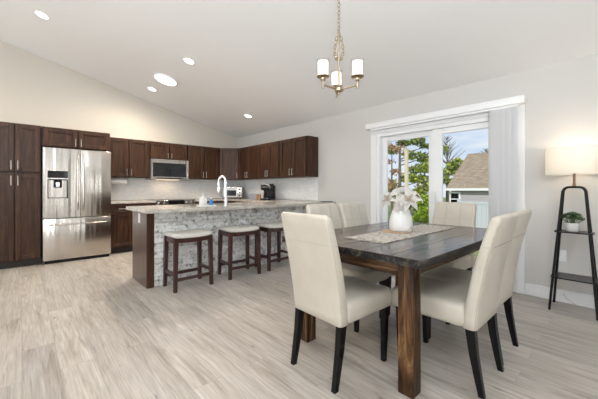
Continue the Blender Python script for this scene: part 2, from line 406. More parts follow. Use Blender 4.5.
# ---------------------------------------------------------------- mesh helpers
class MB:
    def __init__(self):
        self.bm = bmesh.new()
    def box(self, x0, x1, y0, y1, z0, z1, bevel=0.0, seg=2, mat=None):
        r = bmesh.ops.create_cube(self.bm, size=1)
        vs = r['verts']
        sx, sy, sz = x1 - x0, y1 - y0, z1 - z0
        for v in vs:
            v.co = Vector(((x0 + x1) / 2 + v.co.x * sx, (y0 + y1) / 2 + v.co.y * sy, (z0 + z1) / 2 + v.co.z * sz))
        if mat is not None:
            for v in vs: v.co = mat @ v.co
        if bevel > 0:
            es = list({e for v in vs for e in v.link_edges})
            bmesh.ops.bevel(self.bm, geom=es, offset=min(bevel, 0.49 * min(sx, sy, sz)), segments=seg, affect='EDGES', profile=0.5)
        return self
    def cyl(self, p0, p1, r0, r1=None, seg=20, cap=True):
        r1 = r0 if r1 is None else r1
        return self.loft([p0, p1], [r0, r1], seg, cap)
    def loft(self, pts, radii, seg=12, cap=True, closed=False):
        pts = [Vector(p) for p in pts]
        n = len(pts)
        rings = []
        prev = None
        for i, p in enumerate(pts):
            if closed:
                t = (pts[(i + 1) % n] - pts[i - 1])
            else:
                t = pts[min(i + 1, n - 1)] - pts[max(i - 1, 0)]
            if t.length < 1e-9: t = Vector((0, 0, 1))
            t.normalize()
            if prev is None:
                a = Vector((0, 0, 1)) if abs(t.z) < 0.9 else Vector((1, 0, 0))
                u = t.cross(a).normalized()
            else:
                u = (prev - t * prev.dot(t))
                u = u.normalized() if u.length > 1e-6 else t.orthogonal().normalized()
            prev = u
            w = t.cross(u)
            r = radii[i] if isinstance(radii, (list, tuple)) else radii
            rings.append([self.bm.verts.new(p + (u * math.cos(2 * PI * k / seg) + w * math.sin(2 * PI * k / seg)) * r) for k in range(seg)])
        m = n if closed else n - 1
        for i in range(m):
            A, B = rings[i], rings[(i + 1) % n]
            for k in range(seg):
                self.bm.faces.new((A[k], A[(k + 1) % seg], B[(k + 1) % seg], B[k]))
        if cap and not closed:
            self.bm.faces.new(rings[0][::-1]); self.bm.faces.new(rings[-1])
        return self
    def square_loft(self, pts, sizes):
        """bar of square section along points that rise in z"""
        rings = []
        for p, s in zip(pts, sizes):
            sx, sy = s if isinstance(s, tuple) else (s, s)
            rings.append([self.bm.verts.new((p[0] + a * sx / 2, p[1] + b * sy / 2, p[2])) for a, b in ((-1, -1), (1, -1), (1, 1), (-1, 1))])
        for A, B in zip(rings, rings[1:]):
            for k in range(4):
                self.bm.faces.new((A[k], A[(k + 1) % 4], B[(k + 1) % 4], B[k]))
        self.bm.faces.new(rings[0][::-1]); self.bm.faces.new(rings[-1])
        return self
    def lathe(self, prof, seg=32, c=(0, 0, 0), ribs=0, rib=0.0):
        rings = []
        for r, z in prof:
            if r < 1e-6:
                rings.append([self.bm.verts.new((c[0], c[1], c[2] + z))])
            else:
                ring = []
                for k in range(seg):
                    a = 2 * PI * k / seg
                    rr = r * (1 + rib * math.cos(ribs * a)) if ribs else r
                    ring.append(self.bm.verts.new((c[0] + rr * math.cos(a), c[1] + rr * math.sin(a), c[2] + z)))
                rings.append(ring)
        for A, B in zip(rings, rings[1:]):
            for k in range(seg):
                a, b2 = A[k % len(A)], A[(k + 1) % len(A)]
                c2, d = B[(k + 1) % len(B)], B[k % len(B)]
                f = []
                for v in (a, b2, c2, d):
                    if v not in f: f.append(v)
                if len(f) >= 3: self.bm.faces.new(f)
        return self
    def prism(self, poly, z0, z1):
        a = [self.bm.verts.new((x, y, z0)) for x, y in poly]
        b = [self.bm.verts.new((x, y, z1)) for x, y in poly]
        n = len(poly)
        self.bm.faces.new(a[::-1]); self.bm.faces.new(b)
        for k in range(n): self.bm.faces.new((a[k], a[(k + 1) % n], b[(k + 1) % n], b[k]))
        return self
    def hull(self, A, B):
        """solid between two matching polygons of 3-D points"""
        a = [self.bm.verts.new(p) for p in A]; b = [self.bm.verts.new(p) for p in B]
        n = len(a)
        self.bm.faces.new(a[::-1]); self.bm.faces.new(b)
        for k in range(n): self.bm.faces.new((a[k], a[(k + 1) % n], b[(k + 1) % n], b[k]))
        return self
    def rings(self, rings, cap=True):
        vs = [[self.bm.verts.new(p) for p in r] for r in rings]
        n = len(vs[0])
        for A, B in zip(vs, vs[1:]):
            for k in range(n): self.bm.faces.new((A[k], A[(k + 1) % n], B[(k + 1) % n], B[k]))
        if cap:
            self.bm.faces.new(vs[0][::-1]); self.bm.faces.new(vs[-1])
        return self
    def face(self, pts):
        self.bm.faces.new([self.bm.verts.new(p) for p in pts]); return self
    def xf(self, mtx):
        bmesh.ops.transform(self.bm, matrix=mtx, verts=self.bm.verts); return self
    def build(self, name, mat, parent=None, smooth=None, loc=None, rot=None, normals=True):
        if normals: bmesh.ops.recalc_face_normals(self.bm, faces=self.bm.faces)
        me = bpy.data.meshes.new(name)
        self.bm.to_mesh(me); self.bm.free()
        o = bpy.data.objects.new(name, me)
        me.materials.append(M[mat] if isinstance(mat, str) else mat)
        C.objects.link(o)
        if parent is not None: o.parent = parent
        if loc: o.location = loc
        if rot: o.rotation_euler = rot
        if smooth is not None:
            for p in me.polygons: p.use_smooth = True
            if smooth < 170:
                me.set_sharp_from_angle(angle=R(smooth))
        return o

def tag(o, label, cat, group=None, kind=None):
    o['label'] = label; o['category'] = cat
    if group: o['group'] = group
    if kind: o['kind'] = kind
    return o
def thing(name, label, cat, loc=(0, 0, 0), rz=0.0, group=None):
    o = bpy.data.objects.new(name, None)
    o.empty_display_size = 0.1
    C.objects.link(o)
    o.location = loc; o.rotation_euler = (0, 0, rz)
    return tag(o, label, cat, group)
def struct(o, label=None):
    o['kind'] = 'structure'
    if label: o['label'] = label
    o['category'] = o.name.split('_')[0].split('.')[0]
    return o
def copy_tree(src, parent=None):
    c = src.copy(); C.objects.link(c)
    if parent is not None: c.parent = parent
    for ch in list(src.children): copy_tree(ch, c)
    return c

# ---------------------------------------------------------------- the setting
T = 0.15
struct(MB().box(XL - T, XW + T, YF - T, YB + T, -0.12, 0).build('floor', 'floor'))
# ceiling: two slopes of a vault
cz0, cz1, cz2 = ceil_z(XW), ceil_z(RIDGE_X), ceil_z(XL)
b = MB()
for y in (0,):
    prof = [(XW + T, cz0 - SLOPE * T), (RIDGE_X, cz1), (XL - T, cz2 - SLOPE * T), (XL - T, cz2 + 0.2), (RIDGE_X, cz1 + 0.2), (XW + T, cz0 + 0.2)]
    b.hull([(x, YF - T, z) for x, z in prof], [(x, YB + T, z) for x, z in prof])
struct(b.build('ceiling', 'ceiling'))
# kitchen (back) wall, gable-shaped
gable = [(XL - T, 0), (XW + T, 0), (XW + T, cz0), (RIDGE_X, cz1), (XL - T, cz2)]
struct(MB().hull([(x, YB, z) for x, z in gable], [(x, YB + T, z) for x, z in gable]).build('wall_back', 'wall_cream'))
# window wall with the patio-door opening
DY0, DY1, DZ = 0.83, 2.62, 2.0
b = MB()
b.box(XW, XW + T, DY1, YB, 0, cz0).box(XW, XW + T, YF - T, DY0, 0, cz0).box(XW, XW + T, DY0, DY1, DZ, cz0)
struct(b.build('wall_right', 'wall'))
# wall behind the camera (faces +y) with two windows
b = MB()
def gable_piece(b, x0, x1, z0, z1=None):
    q = [(x0, z0), (x1, z0)]
    q += [(x1, z1), (x0, z1)] if z1 is not None else [(x1, ceil_z(x1))] + ([(RIDGE_X, cz1)] if x0 < RIDGE_X < x1 else []) + [(x0, ceil_z(x0))]
    b.hull([(p[0], YF - T, p[1]) for p in q], [(p[0], YF, p[1]) for p in q])
gable_piece(b, XL - T, -4.2, 0); gable_piece(b, -4.2, -1.8, 0, 0.4); gable_piece(b, -4.2, -1.8, 2.3); gable_piece(b, -1.8, 1.35, 0)
gable_piece(b, 1.35, 1.85, 0, 0.4); gable_piece(b, 1.35, 1.85, 2.3); gable_piece(b, 1.85, XW + T, 0)
struct(b.build('wall_front', 'wall'))
# left wall with two windows
b = MB()
b.box(XL - T, XL, YF - T, -0.3, 0, cz2).box(XL - T, XL, -0.3, 2.7, 0, 0.4).box(XL - T, XL, -0.3, 2.7, 2.3, cz2)
b.box(XL - T, XL, 2.7, 4.3, 0, cz2).box(XL - T, XL, 4.3, 5.7, 0, 0.75).box(XL - T, XL, 4.3, 5.7, 2.15, cz2).box(XL - T, XL, 5.7, YB, 0, cz2)
struct(b.build('wall_left', 'wall'))
def window(name, along, c, half, z0, z1, at, n):
    """window frame with mullions set in a wall; along = 'x' or 'y'"""
    def bx(b, a0, a1, d0, d1, q0, q1):
        if along == 'x': b.box(a0, a1, at + d0, at + d1, q0, q1)
        else: b.box(at + d0, at + d1, a0, a1, q0, q1)
    b = MB()
    a0, a1 = c - half, c + half
    bx(b, a0, a0 + 0.06, -0.11, -0.04, z0, z1); bx(b, a1 - 0.06, a1, -0.11, -0.04, z0, z1)
    bx(b, a0, a1, -0.11, -0.04, z0, z0 + 0.06); bx(b, a0, a1, -0.11, -0.04, z1 - 0.06, z1)
    for k in range(1, n):
        q = a0 + (a1 - a0) * k / n
        bx(b, q - 0.05, q + 0.05, -0.11, -0.04, z0, z1)
    w = struct(b.build(name, 'vinyl'))
    g = MB(); bx(g, a0 + 0.05, a1 - 0.05, -0.08, -0.075, z0 + 0.05, z1 - 0.05)
    o = g.build('glass_pane', 'window_glass', w)
    return w
window('window_1', 'x', -3.0, 1.2, 0.4, 2.3, YF, 3)
window('window_4', 'x', 1.6, 0.25, 0.4, 2.3, YF, 1)
window('window_2', 'y', 1.2, 1.5, 0.4, 2.3, XL, 3)
window('window_3', 'y', 5.0, 0.7, 0.75, 2.15, XL, 2)
# baseboards
def baseboard(name, x0, x1, y0, y1):
    struct(MB().box(x0, x1, y0, y1, 0, 0.125, 0.004, 1).build(name, 'trim', smooth=40))
baseboard('baseboard_right', XW - 0.015, XW, YF, 0.752)
baseboard('baseboard_center', XW - 0.015, XW, 2.726, 3.36)
baseboard('baseboard_back', XL, -0.40, YB - 0.015, YB)
baseboard('baseboard_left', XL, XL + 0.015, YF, YB)
baseboard('baseboard_front', XL, XW, YF, YF + 0.015)

# patio door: casing, frame, two sashes
b = MB()
b.box(XW - 0.018, XW, DY1 - 0.002, DY1 + 0.10, 0, DZ, 0.004, 1).box(XW - 0.018, XW, DY0 - 0.08, DY0 + 0.002, 0, DZ, 0.004, 1)
b.box(XW - 0.018, XW, DY0 - 0.08, DY1 + 0.10, DZ, DZ + 0.09, 0.004, 1)
struct(b.build('trim_1', 'trim', smooth=40))
b = MB()
fx0, fx1 = XW - 0.005, XW + T
b.box(fx0, fx1, DY1 - 0.05, DY1 - 0.001, 0.001, DZ - 0.001).box(fx0, fx1, DY0 + 0.001, DY0 + 0.05, 0.001, DZ - 0.001).box(fx0, fx1, DY0 + 0.05, DY1 - 0.05, DZ - 0.05, DZ - 0.001).box(fx0, fx1, DY0 + 0.05, DY1 - 0.05, 0.001, 0.035)
door = struct(b.build('door_1', 'vinyl', smooth=30), 'white sliding patio door onto the yard beside the dining table')
door['category'] = 'patio door'
def sash(y0, y1, x0, x1, gy0, gy1, handle):
    b = MB()
    z0, z1 = 0.035, DZ - 0.05
    b.box(x0, x1, y0, gy0, z0, z1, 0.005, 1).box(x0, x1, gy1, y1, z0, z1, 0.005, 1)
    b.box(x0, x1, gy0, gy1, z0, z0 + 0.12, 0.005, 1).box(x0, x1, gy0, gy1, z1 - 0.075, z1, 0.005, 1)
    s = b.build('sash', 'vinyl', door, smooth=40)
    MB().box((x0 + x1) / 2 - 0.004, (x0 + x1) / 2 + 0.004, gy0 - 0.005, gy1 + 0.005, z0 + 0.11, z1 - 0.07).build('glass_pane', 'window_glass', s)
    if handle:
        MB().box(x0 - 0.035, x0, y1 - 0.06, y1 - 0.035, 0.92, 1.12, 0.01, 2).build('door_handle', 'white_plastic', s, smooth=40)
sash(1.785, DY1 - 0.05, XW + 0.075, XW + 0.115, 1.845, 2.49, False)
sash(DY0 + 0.05, 1.78, XW + 0.025, XW + 0.065, DY0 + 0.13, 1.645, True)
MB().box(XW + 0.028, XW + 0.06, DY0 + 0.05, 1.78, DZ - 0.062, DZ - 0.05).build('track', 'grey_plastic', door)

# backsplash tiles on the two kitchen walls
struct(MB().box(1.10, XW - 0.008, YB - 0.008, YB, 0.935, 1.372).build('trim_2', 'tile'), 'pale glossy mosaic tile backsplash')
struct(MB().box(XW - 0.008, XW, 3.877, YB - 0.008, 0.935, 1.372).build('trim_3', 'tile'), 'pale glossy mosaic tile backsplash along the coffee maker counter')

# ---------------------------------------------------------------- kitchen cabinets
def door_front(b, x0, x1, z0, z1, y=0.0, t=0.022, fr=0.06):
    """shaker door whose face lies at y - t"""
    if z1 - z0 < 0.2: fr = 0.035
    e = y + 0.022
    b.box(x0, x0 + fr, y - t, e, z0, z1, 0.004, 1).box(x1 - fr, x1, y - t, e, z0, z1, 0.004, 1)
    b.box(x0 + fr, x1 - fr, y - t, e, z0, z0 + fr, 0.004, 1).box(x0 + fr, x1 - fr, y - t, e, z1 - fr, z1, 0.004, 1)
    # stepped inner moulding, then the recessed panel
    s = 0.012
    b.box(x0 + fr, x0 + fr + s, y - t * 0.62, y, z0 + fr, z1 - fr).box(x1 - fr - s, x1 - fr, y - t * 0.62, y, z0 + fr, z1 - fr)
    b.box(x0 + fr + s, x1 - fr - s, y - t * 0.62, y, z0 + fr, z0 + fr + s).box(x0 + fr + s, x1 - fr - s, y - t * 0.62, y, z1 - fr - s, z1 - fr)
    b.box(x0 + fr + s, x1 - fr - s, y - t * 0.05, y, z0 + fr + s, z1 - fr - s)
    return b
def bar_handle(x, z0, z1, y, parent, horizontal=False):
    b = MB(); r = 0.0055
    if horizontal:
        b.cyl((z0, y - 0.032, x), (z1, y - 0.032, x), r, seg=10)
        for q in (z0 + 0.015, z1 - 0.015): b.cyl((q, y, x), (q, y - 0.032, x), r * 0.8, seg=8)
    else:
        b.cyl((x, y - 0.032, z0), (x, y - 0.032, z1), r, seg=10)
        for q in (z0 + 0.015, z1 - 0.015): b.cyl((x, y, q), (x, y - 0.032, q), r * 0.8, seg=8)
    return b.build('handle', 'nickel', parent, smooth=50)
def cabinet(name, label, loc, rz, w, d, h, fronts, group, toe=0.0, cat='cabinet'):
    """fronts: list of (kind, x0, x1, z0, z1, handle spec)"""
    t = thing(name, label, cat, loc, rz, group)
    b = MB().box(0, w, 0.0225, d, toe, h)
    b.build('body', 'espresso', t)
    if toe: MB().box(0.0, w, 0.08, d, 0, toe).build('toe_kick', 'toe', t)
    for kind, x0, x1, z0, z1, hd in fronts:
        f = door_front(MB(), x0, x1, z0, z1).build(kind, 'espresso', t)
        if hd:
            side, hz0, hz1 = hd
            if side == 'h': bar_handle((z0 + z1) / 2, hz0, hz1, -0.02, f, True)
            else: bar_handle(x1 - 0.03 if side == 'r' else x0 + 0.03, hz0, hz1, -0.02, f)
    return t
G_UP, G_LOW = 'espresso wall cabinets', 'espresso base cabinets'
CT, CB = 2.108, 1.373
def two_doors(w, z0, z1, hz, g=0.014):
    m = w / 2
    return [('door', g, m - 0.006, z0, z1, ('r', *hz)), ('door', m + 0.006, w - g, z0, z1, ('l', *hz))]
# tall pantry
cabinet('pantry_cabinet', 'tall four-door dark pantry cabinet beside the refrigerator', (-0.37, 5.996, 0), 0, 0.585, YB - 5.998, CT,
        two_doors(0.585, 1.40, CT - 0.012, (1.43, 1.56)) + two_doors(0.585, 0.115, 1.372, (1.20, 1.34)), None, toe=0.10, cat='pantry cabinet')
cabinet('wall_cabinet', 'shallow-height two-door dark cabinet directly above the refrigerator', (0.222, 6.02, 1.80), 0, 0.90, YB - 6.022, CT - 1.80,
        two_doors(0.90, 0.012, CT - 1.80 - 0.012, (0.03, 0.15)), G_UP)
UH = CT - CB
hz = (0.03, 0.16)
YU = YB - 0.31
cabinet('wall_cabinet', 'two-door dark wall cabinet between refrigerator cabinet and microwave', (1.128, YU, CB), 0, 0.738, 0.308, UH, two_doors(0.738, 0.008, UH - 0.012, hz), G_UP)
MZ = 1.755
cabinet('wall_cabinet', 'short two-door dark wall cabinet directly above the microwave', (1.868, YU, MZ), 0, 0.758, 0.308, CT - MZ, two_doors(0.758, 0.008, CT - MZ - 0.012, (0.03, 0.13)), G_UP)
cabinet('wall_cabinet', 'two-door dark wall cabinet between microwave and diagonal corner cabinet', (2.628, YU, CB), 0, 0.757, 0.308, UH, two_doors(0.757, 0.008, UH - 0.012, hz), G_UP)
# diagonal corner cabinet
CX, CY = 3.387, 6.135
t = thing('corner_wall_cabinet', 'diagonal single-door corner wall cabinet where the two kitchen walls meet', 'cabinet', (0, 0, 0), 0, G_UP)
t.location = (XW, YB, CB)
px, py = CX - XW, CY - YB
MB().prism([(px, -0.002), (px, -0.287), (px + 0.016, -0.282), (-0.282, py + 0.016), (-0.287, py), (-0.002, py), (-0.002, -0.002)], 0, UH).build('body', 'espresso', t)
L = math.hypot(-0.31 - px, py + 0.31)
d = door_front(MB(), 0.01, L - 0.01, 0.008, UH - 0.012).build('door', 'espresso', t, loc=(px, -0.31, 0), rot=(0, 0, math.atan2(py + 0.31, -0.31 - px)))
bar_handle(L - 0.04, 0.03, 0.16, -0.02, d)
# window-wall uppers
XU = XW - 0.31
wy = CY
for k, lab in enumerate(('two-door dark wall cabinet next to the diagonal corner cabinet', 'two-door dark wall cabinet above the coffee maker, middle of three along that wall', 'two-door dark wall cabinet with exposed end panel beside the bare wall')):
    cabinet('wall_cabinet', lab, (XU, wy - 0.002, CB), R(-90), 0.752, 0.308, UH, two_doors(0.752, 0.008, UH - 0.012, hz), G_UP)
    wy -= 0.757
# base cabinets on the back wall
YBC = YB - 0.60
BH = 0.885
cabinet('base_cabinet', 'dark base cabinet with drawers and doors between refrigerator and range', (1.145, YBC, 0), 0, 0.745, 0.598, BH,
        [('drawer', 0.003, 0.371, 0.72, 0.872, ('h', 0.12, 0.25)), ('drawer', 0.374, 0.742, 0.72, 0.872, ('h', 0.49, 0.62)),
         ('door', 0.003, 0.371, 0.115, 0.712, ('r', 0.56, 0.69)), ('door', 0.374, 0.742, 0.115, 0.712, ('l', 0.56, 0.69))], G_LOW, toe=0.10)
cabinet('base_cabinet', 'dark base cabinet in the corner just past the range', (2.66, YBC, 0), 0, 0.76, 0.598, BH,
        two_doors(0.76, 0.115, 0.712, (0.56, 0.69)) + [('drawer', 0.003, 0.757, 0.72, 0.872, ('h', 0.3, 0.46))], G_LOW, toe=0.10)
XBC = XW - 0.60
cabinet('base_cabinet', 'long dark base cabinet under the toaster oven and coffee maker', (XBC, YB - 0.002, 0), R(-90), 2.36, 0.598, BH,
        [('door', 0.615 + k * 0.435, 1.04 + k * 0.435, 0.115, 0.872, ('r' if k % 2 == 0 else 'l', 0.6, 0.73)) for k in range(4)], G_LOW, toe=0.10)
# continuous worktops
b = MB()
b.box(1.142, 1.893, YBC - 0.03, YB - 0.001, BH, 0.925, 0.006, 2)
tag(b.build('countertop', 'granite', smooth=40), 'speckled granite worktop between refrigerator and range', 'countertop')
b = MB()
b.box(2.656, XW - 0.001, YBC - 0.03, YB - 0.001, BH, 0.925, 0.006, 2).box(XBC - 0.03, XW - 0.001, 4.361, YBC - 0.03, BH, 0.925, 0.004, 1)
tag(b.build('countertop', 'granite', smooth=40), 'speckled granite worktop running through the corner under the toaster oven', 'countertop')

# ---------------------------------------------------------------- peninsula
PX0, PX1 = 1.057, XW - 0.002
PY0, PY1 = 3.755, 4.34
t = thing('kitchen_island', 'dark-ended breakfast island faced with pale stacked stone', 'kitchen island', (PX0, PY0, 0))
MB().box(0.0, 0.03, 0.0, PY1 - PY0, 0.0, BH).build('end_panel', 'espresso_side', t)
MB().box(0.0, 0.08, -0.025, 0.0, 0, BH, 0.003, 1).build('corner_post', 'espresso', t)
MB().box(0.031, PX1 - PX0, 0.03, PY1 - PY0, 0.0, BH - 0.19).build('body', 'espresso', t)
random.seed(7)
b = MB()
x_start, x_end = 0.082, PX1 - PX0
z = 0.0
while z < BH - 0.002:
    hgt = min(random.choice((0.045, 0.06, 0.075, 0.09)), BH - 0.001 - z)
    if BH - 0.001 - z - hgt < 0.03: hgt = BH - 0.001 - z
    x = x_start
    while x < x_end - 0.001:
        wdt = min(random.uniform(0.08, 0.34), x_end - x)
        if x_end - x - wdt < 0.05: wdt = x_end - x
        dep = random.uniform(0.0, 0.022)
        b.box(x + 0.001, x + wdt - 0.001, -0.004 - dep, 0.028, z + 0.001, z + hgt - 0.001, 0.004, 1)
        x += wdt
    z += hgt
b.build('stone_facing', 'stone', t)
o = MB().box(-0.005, 0, 0.24, 0.31, 0.735, 0.85, 0.002, 1).build('outlet_plate', 'white_plastic', t)
MB().box(-0.008, -0.004, 0.258, 0.292, 0.755, 0.83, 0.002, 1).build('socket', 'white_plastic', o)
# worktop with the sink cut-out
TY0, TY1, TX0 = 3.44, 4.36, 0.985
SX0, SX1, SY0, SY1 = 1.62, 2.34, 3.84, 4.24
b = MB()
b.box(TX0, SX0, TY0, TY1, BH, 0.925).box(SX1, PX1, TY0, TY1, BH, 0.925)
b.box(SX0, SX1, TY0, SY0, BH, 0.925).box(SX0, SX1, SY1, TY1, BH, 0.925)
bmesh.ops.remove_doubles(b.bm, verts=b.bm.verts, dist=1e-5)
tag(b.build('countertop', 'granite'), 'long speckled granite island worktop overhanging the stools', 'countertop')
b = MB()
g = 0.002
b.box(SX0 + g, SX1 - g, SY0 + g, SY1 - g, 0.728, 0.732).box(SX0 + g, SX0 + 0.005, SY0 + g, SY1 - g, 0.7321, 0.92).box(SX1 - 0.005, SX1 - g, SY0 + g, SY1 - g, 0.7321, 0.92)
b.box(SX0 + 0.005, SX1 - 0.005, SY0 + g, SY0 + 0.005, 0.7321, 0.92).box(SX0 + 0.005, SX1 - 0.005, SY1 - 0.005, SY1 - g, 0.7321, 0.92)
t = tag(b.build('sink', 'sink'), 'stainless steel sink set into the island worktop', 'sink')
b = MB()
b.box(SX0 - 0.025, SX1 + 0.025, SY0 - 0.025, SY0, 0.926, 0.934, 0.003, 1).box(SX0 - 0.025, SX1 + 0.025, SY1, SY1 + 0.025, 0.926, 0.934, 0.003, 1)
b.box(SX0 - 0.025, SX0, SY0, SY1, 0.926, 0.934, 0.003, 1).box(SX1, SX1 + 0.025, SY0, SY1, 0.926, 0.934, 0.003, 1)
b.build('rim', 'sink', t)

# ---------------------------------------------------------------- refrigerator
FX0, FX1, FYF, FH = 0.232, 1.122, 5.96, 1.782
t = thing('refrigerator', 'stainless French-door refrigerator with ice dispenser and bottom freezer drawer', 'refrigerator', (FX0, FYF, 0))
W = FX1 - FX0
MB().box(0.005, W - 0.005, 0.085, 0.74, 0.03, FH - 0.02, 0.004, 1).build('body', 'grey_plastic', t, smooth=40)
MB().box(0.02, W - 0.02, 0.03, 0.70, 0.0, 0.045).build('base_grille', 'black_plastic', t)
gap = 0.462
def steel_door(x0, x1, z0, z1):
    return MB().box(x0, x1, 0.0, 0.078, z0, z1, 0.008, 3)
# dispenser door: built round the recess
hx0, hx1, hz0, hz1 = 0.055, 0.305, 1.005, 1.30
b = MB()
b.box(0, hx0, 0, 0.078, 0.70, FH).box(hx1, gap - 0.002, 0, 0.078, 0.70, FH).box(hx0, hx1, 0, 0.078, 0.70, hz0).box(hx0, hx1, 0, 0.078, hz1, FH)
b.box(hx0, hx1, 0.06, 0.078, hz0, hz1)
bmesh.ops.remove_doubles(b.bm, verts=b.bm.verts, dist=1e-5)
dl = b.build('door', 'steel', t)
ds = MB().box(hx0, hx1, -0.004, 0.001, 1.32, 1.43, 0.002, 1).build('dispenser_display', 'black_gloss', dl, smooth=40)
b = MB(); b.box(hx0, hx0 + 0.012, -0.003, 0.06, hz0, hz1).box(hx1 - 0.012, hx1, -0.003, 0.06, hz0, hz1).box(hx0, hx1, -0.003, 0.06, hz1 - 0.012, hz1)
b.box(hx0 + 0.075, hx1 - 0.075, 0.01, 0.058, hz1 - 0.13, hz1 - 0.012, 0.006, 1)
b.build('dispenser_niche', 'black_plastic', dl)
MB().box(hx0 + 0.10, hx1 - 0.10, 0.002, 0.012, hz1 - 0.12, hz1 - 0.04, 0.004, 1).build('dispenser_lever', 'chrome', dl)
MB().box(hx0 + 0.012, hx1 - 0.012, -0.006, 0.058, hz0 + 0.001, hz0 + 0.013).build('drip_tray', 'grey_plastic', dl)
dr = steel_door(gap + 0.002, W, 0.70, FH).build('door', 'steel', t, smooth=40)
fz = steel_door(0, W, 0.05, 0.69).build('freezer_drawer', 'steel', t, smooth=40)
def long_handle(pts, parent):
    b = MB().loft(pts, 0.011, 12)
    for p in (pts[1], pts[-2]): b.cyl(p, (p[0], 0.0, p[2]), 0.009, seg=10)
    b.build('handle', 'steel', parent, smooth=50)
for x, par in ((gap - 0.035, dl), (gap + 0.035, dr)):
    long_handle([(x, -0.035, 0.80), (x, -0.05, 0.86)] + [(x, -0.055, 0.9 + k * 0.1) for k in range(8)] + [(x, -0.05, 1.68), (x, -0.035, 1.74)], par)
long_handle([(0.07, -0.03, 0.60), (0.10, -0.05, 0.60), (0.3, -0.055, 0.60), (0.6, -0.055, 0.60), (W - 0.10, -0.05, 0.60), (W - 0.07, -0.03, 0.60)], fz)

# ---------------------------------------------------------------- range
RX0, RX1 = 1.897, 2.652
t = thing('range', 'stainless slide-in range with black glass cooktop under the microwave', 'range', (RX0, YBC - 0.045, 0))
W = RX1 - RX0
MB().box(0, W, 0.05, 0.64, 0.02, 0.905).build('body', 'steel', t)
MB().box(0, W, 0.06, 0.635, 0.905, 0.928, 0.004, 1).build('cooktop', 'black_gloss', t, smooth=40)
od = MB().box(0.01, W - 0.01, 0.005, 0.05, 0.22, 0.76, 0.006, 1).build('oven_door', 'steel', t, smooth=40)
MB().box(0.10, W - 0.10, 0.0, 0.006, 0.32, 0.64, 0.003, 1).build('oven_window', 'black_gloss', od)
bar_handle(0.72, 0.08, W - 0.08, 0.005, od, True)
MB().box(0.01, W - 0.01, 0.005, 0.05, 0.05, 0.21, 0.006, 1).build('drawer', 'steel', t, smooth=40)
pa = MB().box(0, W, -0.005, 0.06, 0.775, 0.935, 0.006, 1).build('control_panel', 'steel', t, smooth=40)
MB().box(0.22, W - 0.22, -0.009, -0.004, 0.80, 0.93).build('display', 'black_gloss', pa)
for x in (0.06, 0.155, W - 0.155, W - 0.06):
    MB().cyl((x, -0.004, 0.87), (x, -0.036, 0.87), 0.032, 0.028, 16).build('knob', 'chrome', pa, smooth=40)

# ---------------------------------------------------------------- microwave over the range
t = thing('microwave', 'stainless over-the-range microwave with black glass door', 'microwave', (1.872, 6.327, 1.342))
W, H = 0.745, 0.41
MB().box(0, W, 0.02, 0.395, 0, H - 0.002).build('body', 'grey_plastic', t)
b = MB(); b.box(0, W, 0, 0.02, 0, 0.055).box(0, W, 0, 0.02, H - 0.075, H - 0.002).box(0, 0.03, 0, 0.02, 0.055, H - 0.075).box(0.685, W, 0, 0.02, 0.055, H - 0.075)
f = b.build('front_frame', 'steel', t)
MB().box(0.03, 0.685, -0.003, 0.018, 0.055, H - 0.075, 0.004, 1).build('glass_door', 'black_gloss', t, smooth=40)
b = MB().cyl((0.70, -0.04, 0.06), (0.70, -0.04, H - 0.08), 0.011, seg=12)
for q in (0.08, H - 0.10): b.cyl((0.70, 0, q), (0.70, -0.04, q), 0.008, seg=8)
b.build('handle', 'steel', t, smooth=50)
MB().box(0.10, 0.64, -0.003, 0.001, 0.014, 0.038).build('control_strip', 'black_plastic', t)
b = MB()
for k in range(14): b.box(0.05 + k * 0.046, 0.085 + k * 0.046, -0.003, 0, H - 0.03, H - 0.02)
b.build('vent_grille', 'grey_plastic', t)
MB().box(0.15, 0.6, 0.12, 0.2, -0.004, 0.001).build('cooktop_lamp', emit('lit_hood_lamp', (1, 0.75, 0.5), 3.0), t)
light('hood_lamp_light', 'AREA', (2.245, 6.49, 1.33), 1.2, (1, 0.72, 0.48), (0, 0, 0), shape='RECTANGLE', size=0.4, size_y=0.08)

# ---------------------------------------------------------------- small kitchen things
def toaster_oven():
    t = thing('toaster_oven', 'silver toaster oven with glass door in the counter corner', 'toaster oven', (3.70, 6.32, 0.927), R(-40))
    MB().box(-0.22, 0.22, -0.145, 0.15, 0.018, 0.27, 0.012, 2).build('body', 'steel', t, smooth=40)
    d = MB().box(-0.205, 0.115, -0.158, -0.144, 0.04, 0.245, 0.005, 1).build('door', 'sink', t, smooth=40)
    MB().box(-0.18, 0.09, -0.161, -0.157, 0.065, 0.195).build('door_glass', 'black_gloss', d)
    MB().cyl((-0.17, -0.185, 0.222), (0.08, -0.185, 0.222), 0.008, seg=10).box(-0.165, -0.15, -0.185, -0.158, 0.216, 0.228).box(0.06, 0.075, -0.185, -0.158, 0.216, 0.228).build('handle', 'chrome', d, smooth=50)
    for z in (0.075, 0.145, 0.215):
        MB().cyl((0.167, -0.145, z), (0.167, -0.168, z), 0.022, 0.019, 16).build('knob', 'black_plastic', t, smooth=50)
    for x in (-0.18, 0.18):
        for y in (-0.11, 0.11): MB().cyl((x, y, 0), (x, y, 0.02), 0.014, seg=10).build('foot', 'black_plastic', t)
toaster_oven()
